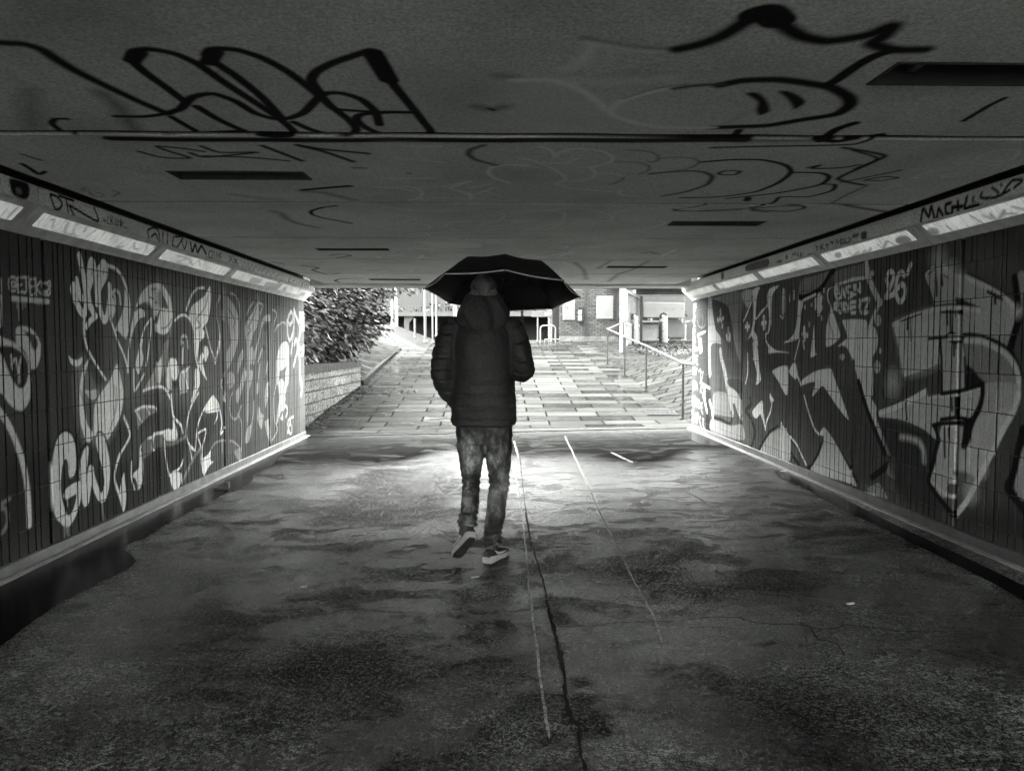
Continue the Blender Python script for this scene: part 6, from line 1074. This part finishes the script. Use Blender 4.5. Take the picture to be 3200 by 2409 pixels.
# shoes: thick pale sole, dark upper, curved tick on the side -------------------------------------
M_sole = simple('pale_foam_sole', .27, .6, .18, 40, .2, 150); M_up = simple('black_mesh_upper', .012, .7, .4, 90, .4, 220); M_tick = simple('pale_tick', .34, .5, .05); M_tread = simple('black_tread', .01, .7, .3, 60, .5, 120); M_lace = simple('grey_collar', .07, .7)
def shoe(mat, side, name_label):
    up = MB(); so = MB(); tr2 = MB(); col_ = MB()
    # local: x forward (heel 0 .. toe .29), y lateral, z up
    S1 = [(.0, .022, .006, .042), (.02, .034, .0, .046), (.07, .036, .0, .040), (.13, .037, .002, .034), (.19, .045, .0, .030), (.24, .042, .004, .028), (.275, .028, .013, .028), (.292, .010, .020, .027)]
    rg = []
    for x, w_, z0, z1 in S1: rg.append([Vector((x, y*w_, z)) for y, z in ((-1, z0+.004), (-.9, z0), (.9, z0), (1, z0+.004), (1.06, (z0+z1)/2), (1, z1), (.9, z1+.002), (-.9, z1+.002), (-1, z1), (-1.06, (z0+z1)/2))])
    so.loft(rg)
    U = [(.004, .026, .038, .088), (.03, .032, .04, .098), (.06, .033, .036, .098), (.10, .034, .032, .090), (.14, .036, .030, .078), (.19, .042, .028, .062), (.24, .039, .027, .048), (.275, .024, .028, .038), (.286, .01, .029, .033)]
    ur = []
    for x, w_, z0, z1 in U: ur.append([Vector((x, math.cos(a)*w_*(1-.35*max(0, math.sin(a))), z0+(z1-z0)*max(0, math.sin(a))**.8 if math.sin(a) > 0 else z0)) for a in np.linspace(-.35, PI+.35, 16)])
    up.loft(ur); col_.tube([(.012, 0, .098), (.03, .028, .104), (.07, .028, .104), (.095, 0, .096), (.07, -.028, .104), (.03, -.028, .104), (.012, 0, .098)], .007, 8)
    tr2.loft([[Vector((x, y*w_*.80, z)) for y, z in ((-1, -.004), (1, -.004), (1, z0+.001), (-1, z0+.001))] for x, w_, z0, z1 in S1[:-1]])
    for i in range(11):
        x = .02+i*.024; w_ = .028 if x < .15 else .036; w_ = w_*(1 if x < .23 else .65); tr2.box((x, 0, -.004), (.015, w_*1.5, .005))
    tk2 = MB()
    for s in (-1, 1):
        o = [(.215, .044), (.19, .046), (.13, .052), (.09, .062), (.052, .080), (.085, .047), (.12, .040), (.16, .040)]
        tk2.prism([(x, s*(.0385 if .07 < x < .17 else .040 if x >= .17 else .0345), z) for x, z in o], (0, s*.0035, 0))
    r = bpy.data.objects.new('shoe', None); col.objects.link(r); r.parent = man; r.empty_display_size = .05; r.matrix_local = mat
    so.build('sole', M_sole, r, True); up.build('upper', M_up, r, True); tr2.build('tread', M_tread, r); tk2.build('tick_mark', M_tick, r); col_.build('collar', M_lace, r, True); return r
def frame_from(heel, toe, roll=0):
    x = (Vector(toe)-Vector(heel)).normalized(); z = Vector((0, 0, 1)); y = z.cross(x).normalized(); z = x.cross(y).normalized(); M = Matrix((x, y, z)).transposed().to_4x4(); return Matrix.Translation(heel) @ M @ Matrix.Rotation(roll, 4, 'X')
FZ = floor_z(0.0)
shoe(frame_from((-.140, -.195, .232), (-.255, .0, FZ+.014), .25), -1, 'left'); shoe(frame_from((-.060, -.095, FZ+.003), (.075, .16, FZ+.004)), 1, 'right')
M_sock = simple('dark_sock', .02, .8); MB().tube([(-.017, -.018, .17), (-.025, -.035, FZ+.075)], [.043, .040], 14).build('sock', M_sock, man, True); MB().tube([(-.168, -.082, .34), (-.176, -.105, .27), (-.190, -.11, .225)], [.046, .044, .040], 14).build('sock', M_sock, man, True)
# ---- umbrella -------------------------------------------------------------------------------------
UC = Vector((.050, 5.24-MY, 1.768)); RU = .537
um = thing('umbrella', 'black open umbrella with a pale piped hem held over the walker', 'umbrella', (0, MY, 0))
NRM = Vector((.05, .195, 1)).normalized()   # tipped away from the camera
ux = Vector((1, 0, 0)); ux = (ux-NRM*ux.dot(NRM)).normalized(); uy = NRM.cross(ux).normalized()
def upt(r, a, z): return UC+ux*(r*math.cos(a))+uy*(r*math.sin(a))+NRM*z
HU = .225; A8 = [-PI/2+.02+k*PI/4 for k in range(8)]
def prof(t): return HU*(1-.24*t/.62) if t < .62 else HU*.76*(1-((t-.62)/.38)**1.12)
NR_, NS = 14, 10; V = [upt(0, 0, HU+.004)]; Fq = []; hem = []
for i in range(1, NR_+1):
    t = i/NR_
    for k in range(8):
        for s in range(NS):
            f = s/NS; a = A8[k]+f*PI/4; chord = math.cos(PI/8)/math.cos(f*PI/4-PI/8); sag = 4*f*(1-f); r = RU*t*(1-(1-chord)*1.0-.030*sag*t**3); z = prof(t)-.006*sag*math.sin(PI*min(1, t))-.004*sag*t
            V.append(upt(r, a, z)); 
            if i == NR_: hem.append(upt(r, a, z))
n8 = 8*NS
Fc = [(0, 1+k, 1+(k+1) % n8) for k in range(n8)]
for i in range(NR_-1):
    for k in range(n8): Fc.append((1+i*n8+k, 1+(i+1)*n8+k, 1+(i+1)*n8+(k+1) % n8, 1+i*n8+(k+1) % n8))
cm = MB().add(V, Fc).mesh('canopy', True); tu = NT('black_canopy_cloth'); un = tu.noise(240, 2, .8); can = link('canopy', cm, tu.out(tu.ramp(un, [(.45, .003), (.62, .012), (.75, .035)]), .5, tu.bump(tu.noise(12, 4), .3, .01), 0, .3), um)
sdm = can.modifiers.new('thickness', 'SOLIDIFY'); sdm.thickness = .0014; sdm.offset = -1
MB().tube([p-NRM*.001 for p in hem]+[hem[0]-NRM*.001], .0034, 6, cap=False).build('piping', simple('reflective_piping', .55, .5, .1), um)
M_met = simple('dark_umbrella_steel', .05, .3, .1, metal=.5); sh_ = MB(); ft = UC-NRM*.62+Vector((-.03, -.02, 0)); sh_.tube([upt(0, 0, HU-.01), Vector(RHA)+Vector((-.035, .085, .0))], .0065, 10).tube([upt(0, 0, HU), upt(0, 0, HU+.02)], [.008, .003], 10); sh_.build('shaft', M_met, um, True)
g0 = Vector(RHA)+Vector((-.035, .085, .0)); dv_ = (g0-upt(0, 0, HU)).normalized(); MB().tube([g0-dv_*.06, g0+dv_*.07], [.015, .017], 14).build('handle', simple('black_grip', .015, .5), um, True)
for k in range(8):
    m_ = MB(); m_.tube([upt(RU*t, A8[k], prof(t)-.006) for t in np.linspace(.02, 1, 9)], .0022, 6); s2 = MB().tube([upt(.012, A8[k], -.03+.07), upt(RU*.5, A8[k], prof(.5)-.01)], .0018, 5); rb = m_.build('rib', M_met, um); s2.build('strut', M_met, rb)
    MB().lathe([(.0015, -.012), (.004, -.008), (.004, .004), (.001, .006)], upt(RU*1.0, A8[k], -.002), 8).build('tip', M_met, um)
sp = upt(RU*.93, PI/2-.30, prof(.93)); s_ = MB(); rg = []
for i in range(8): f = i/7; c = sp+Vector((.010*f, 0, -.155*f)); rg.append([c+Vector((x, y, 0)) for x, y in ((-.0085, -.001), (.0085, -.001), (.0085, .001), (-.0085, .001))])
s_.loft(rg).build('strap', simple('strap_cloth', .006, .7), um)
# ---------------------------------------------------------------- light: wet overcast day outside, lit cove lamps inside
w = bpy.data.worlds.new('World'); scn.world = w; w.use_nodes = True; nt = w.node_tree; bg = nt.nodes['Background']
sky = nt.nodes.new('ShaderNodeTexSky'); sky.sky_type = 'NISHITA'; sky.sun_disc = False; EL, AZ = math.radians(55), math.radians(-90); sky.sun_elevation = EL; sky.sun_rotation = AZ; sky.air_density = 1.6; sky.dust_density = 2
bw = nt.nodes.new('ShaderNodeRGBToBW'); mulc = nt.nodes.new('ShaderNodeMix'); mulc.data_type = 'RGBA'; mulc.blend_type = 'MULTIPLY'; mulc.inputs[0].default_value = 1; mulc.inputs[7].default_value = (.985, 1, .975, 1)
nt.links.new(sky.outputs[0], bw.inputs[0]); nt.links.new(bw.outputs[0], mulc.inputs[6]); nt.links.new(mulc.outputs[2], bg.inputs[0]); bg.inputs[1].default_value = .15
sd = bpy.data.lights.new('sun', 'SUN'); so = bpy.data.objects.new('sun', sd); col.objects.link(so); sd.energy = 0.8; sd.angle = math.radians(25); sd.color = (1, 1, .98)
sun_dir = Vector((math.sin(AZ)*math.cos(EL), math.cos(AZ)*math.cos(EL), math.sin(EL))); so.rotation_euler = sun_dir.to_track_quat('Z', 'Y').to_euler()
scn.view_settings.view_transform = 'Standard'; scn.view_settings.look = 'None'; scn.view_settings.gamma = 1; scn.view_settings.exposure = 6.7
scn.cycles.use_denoising = True; scn.cycles.max_bounces = 14; scn.cycles.diffuse_bounces = 10; scn.cycles.glossy_bounces = 4; scn.cycles.caustics_reflective = True; scn.cycles.blur_glossy = 1.0; scn.cycles.caustics_refractive = False
scn.cycles.sample_clamp_indirect = 6
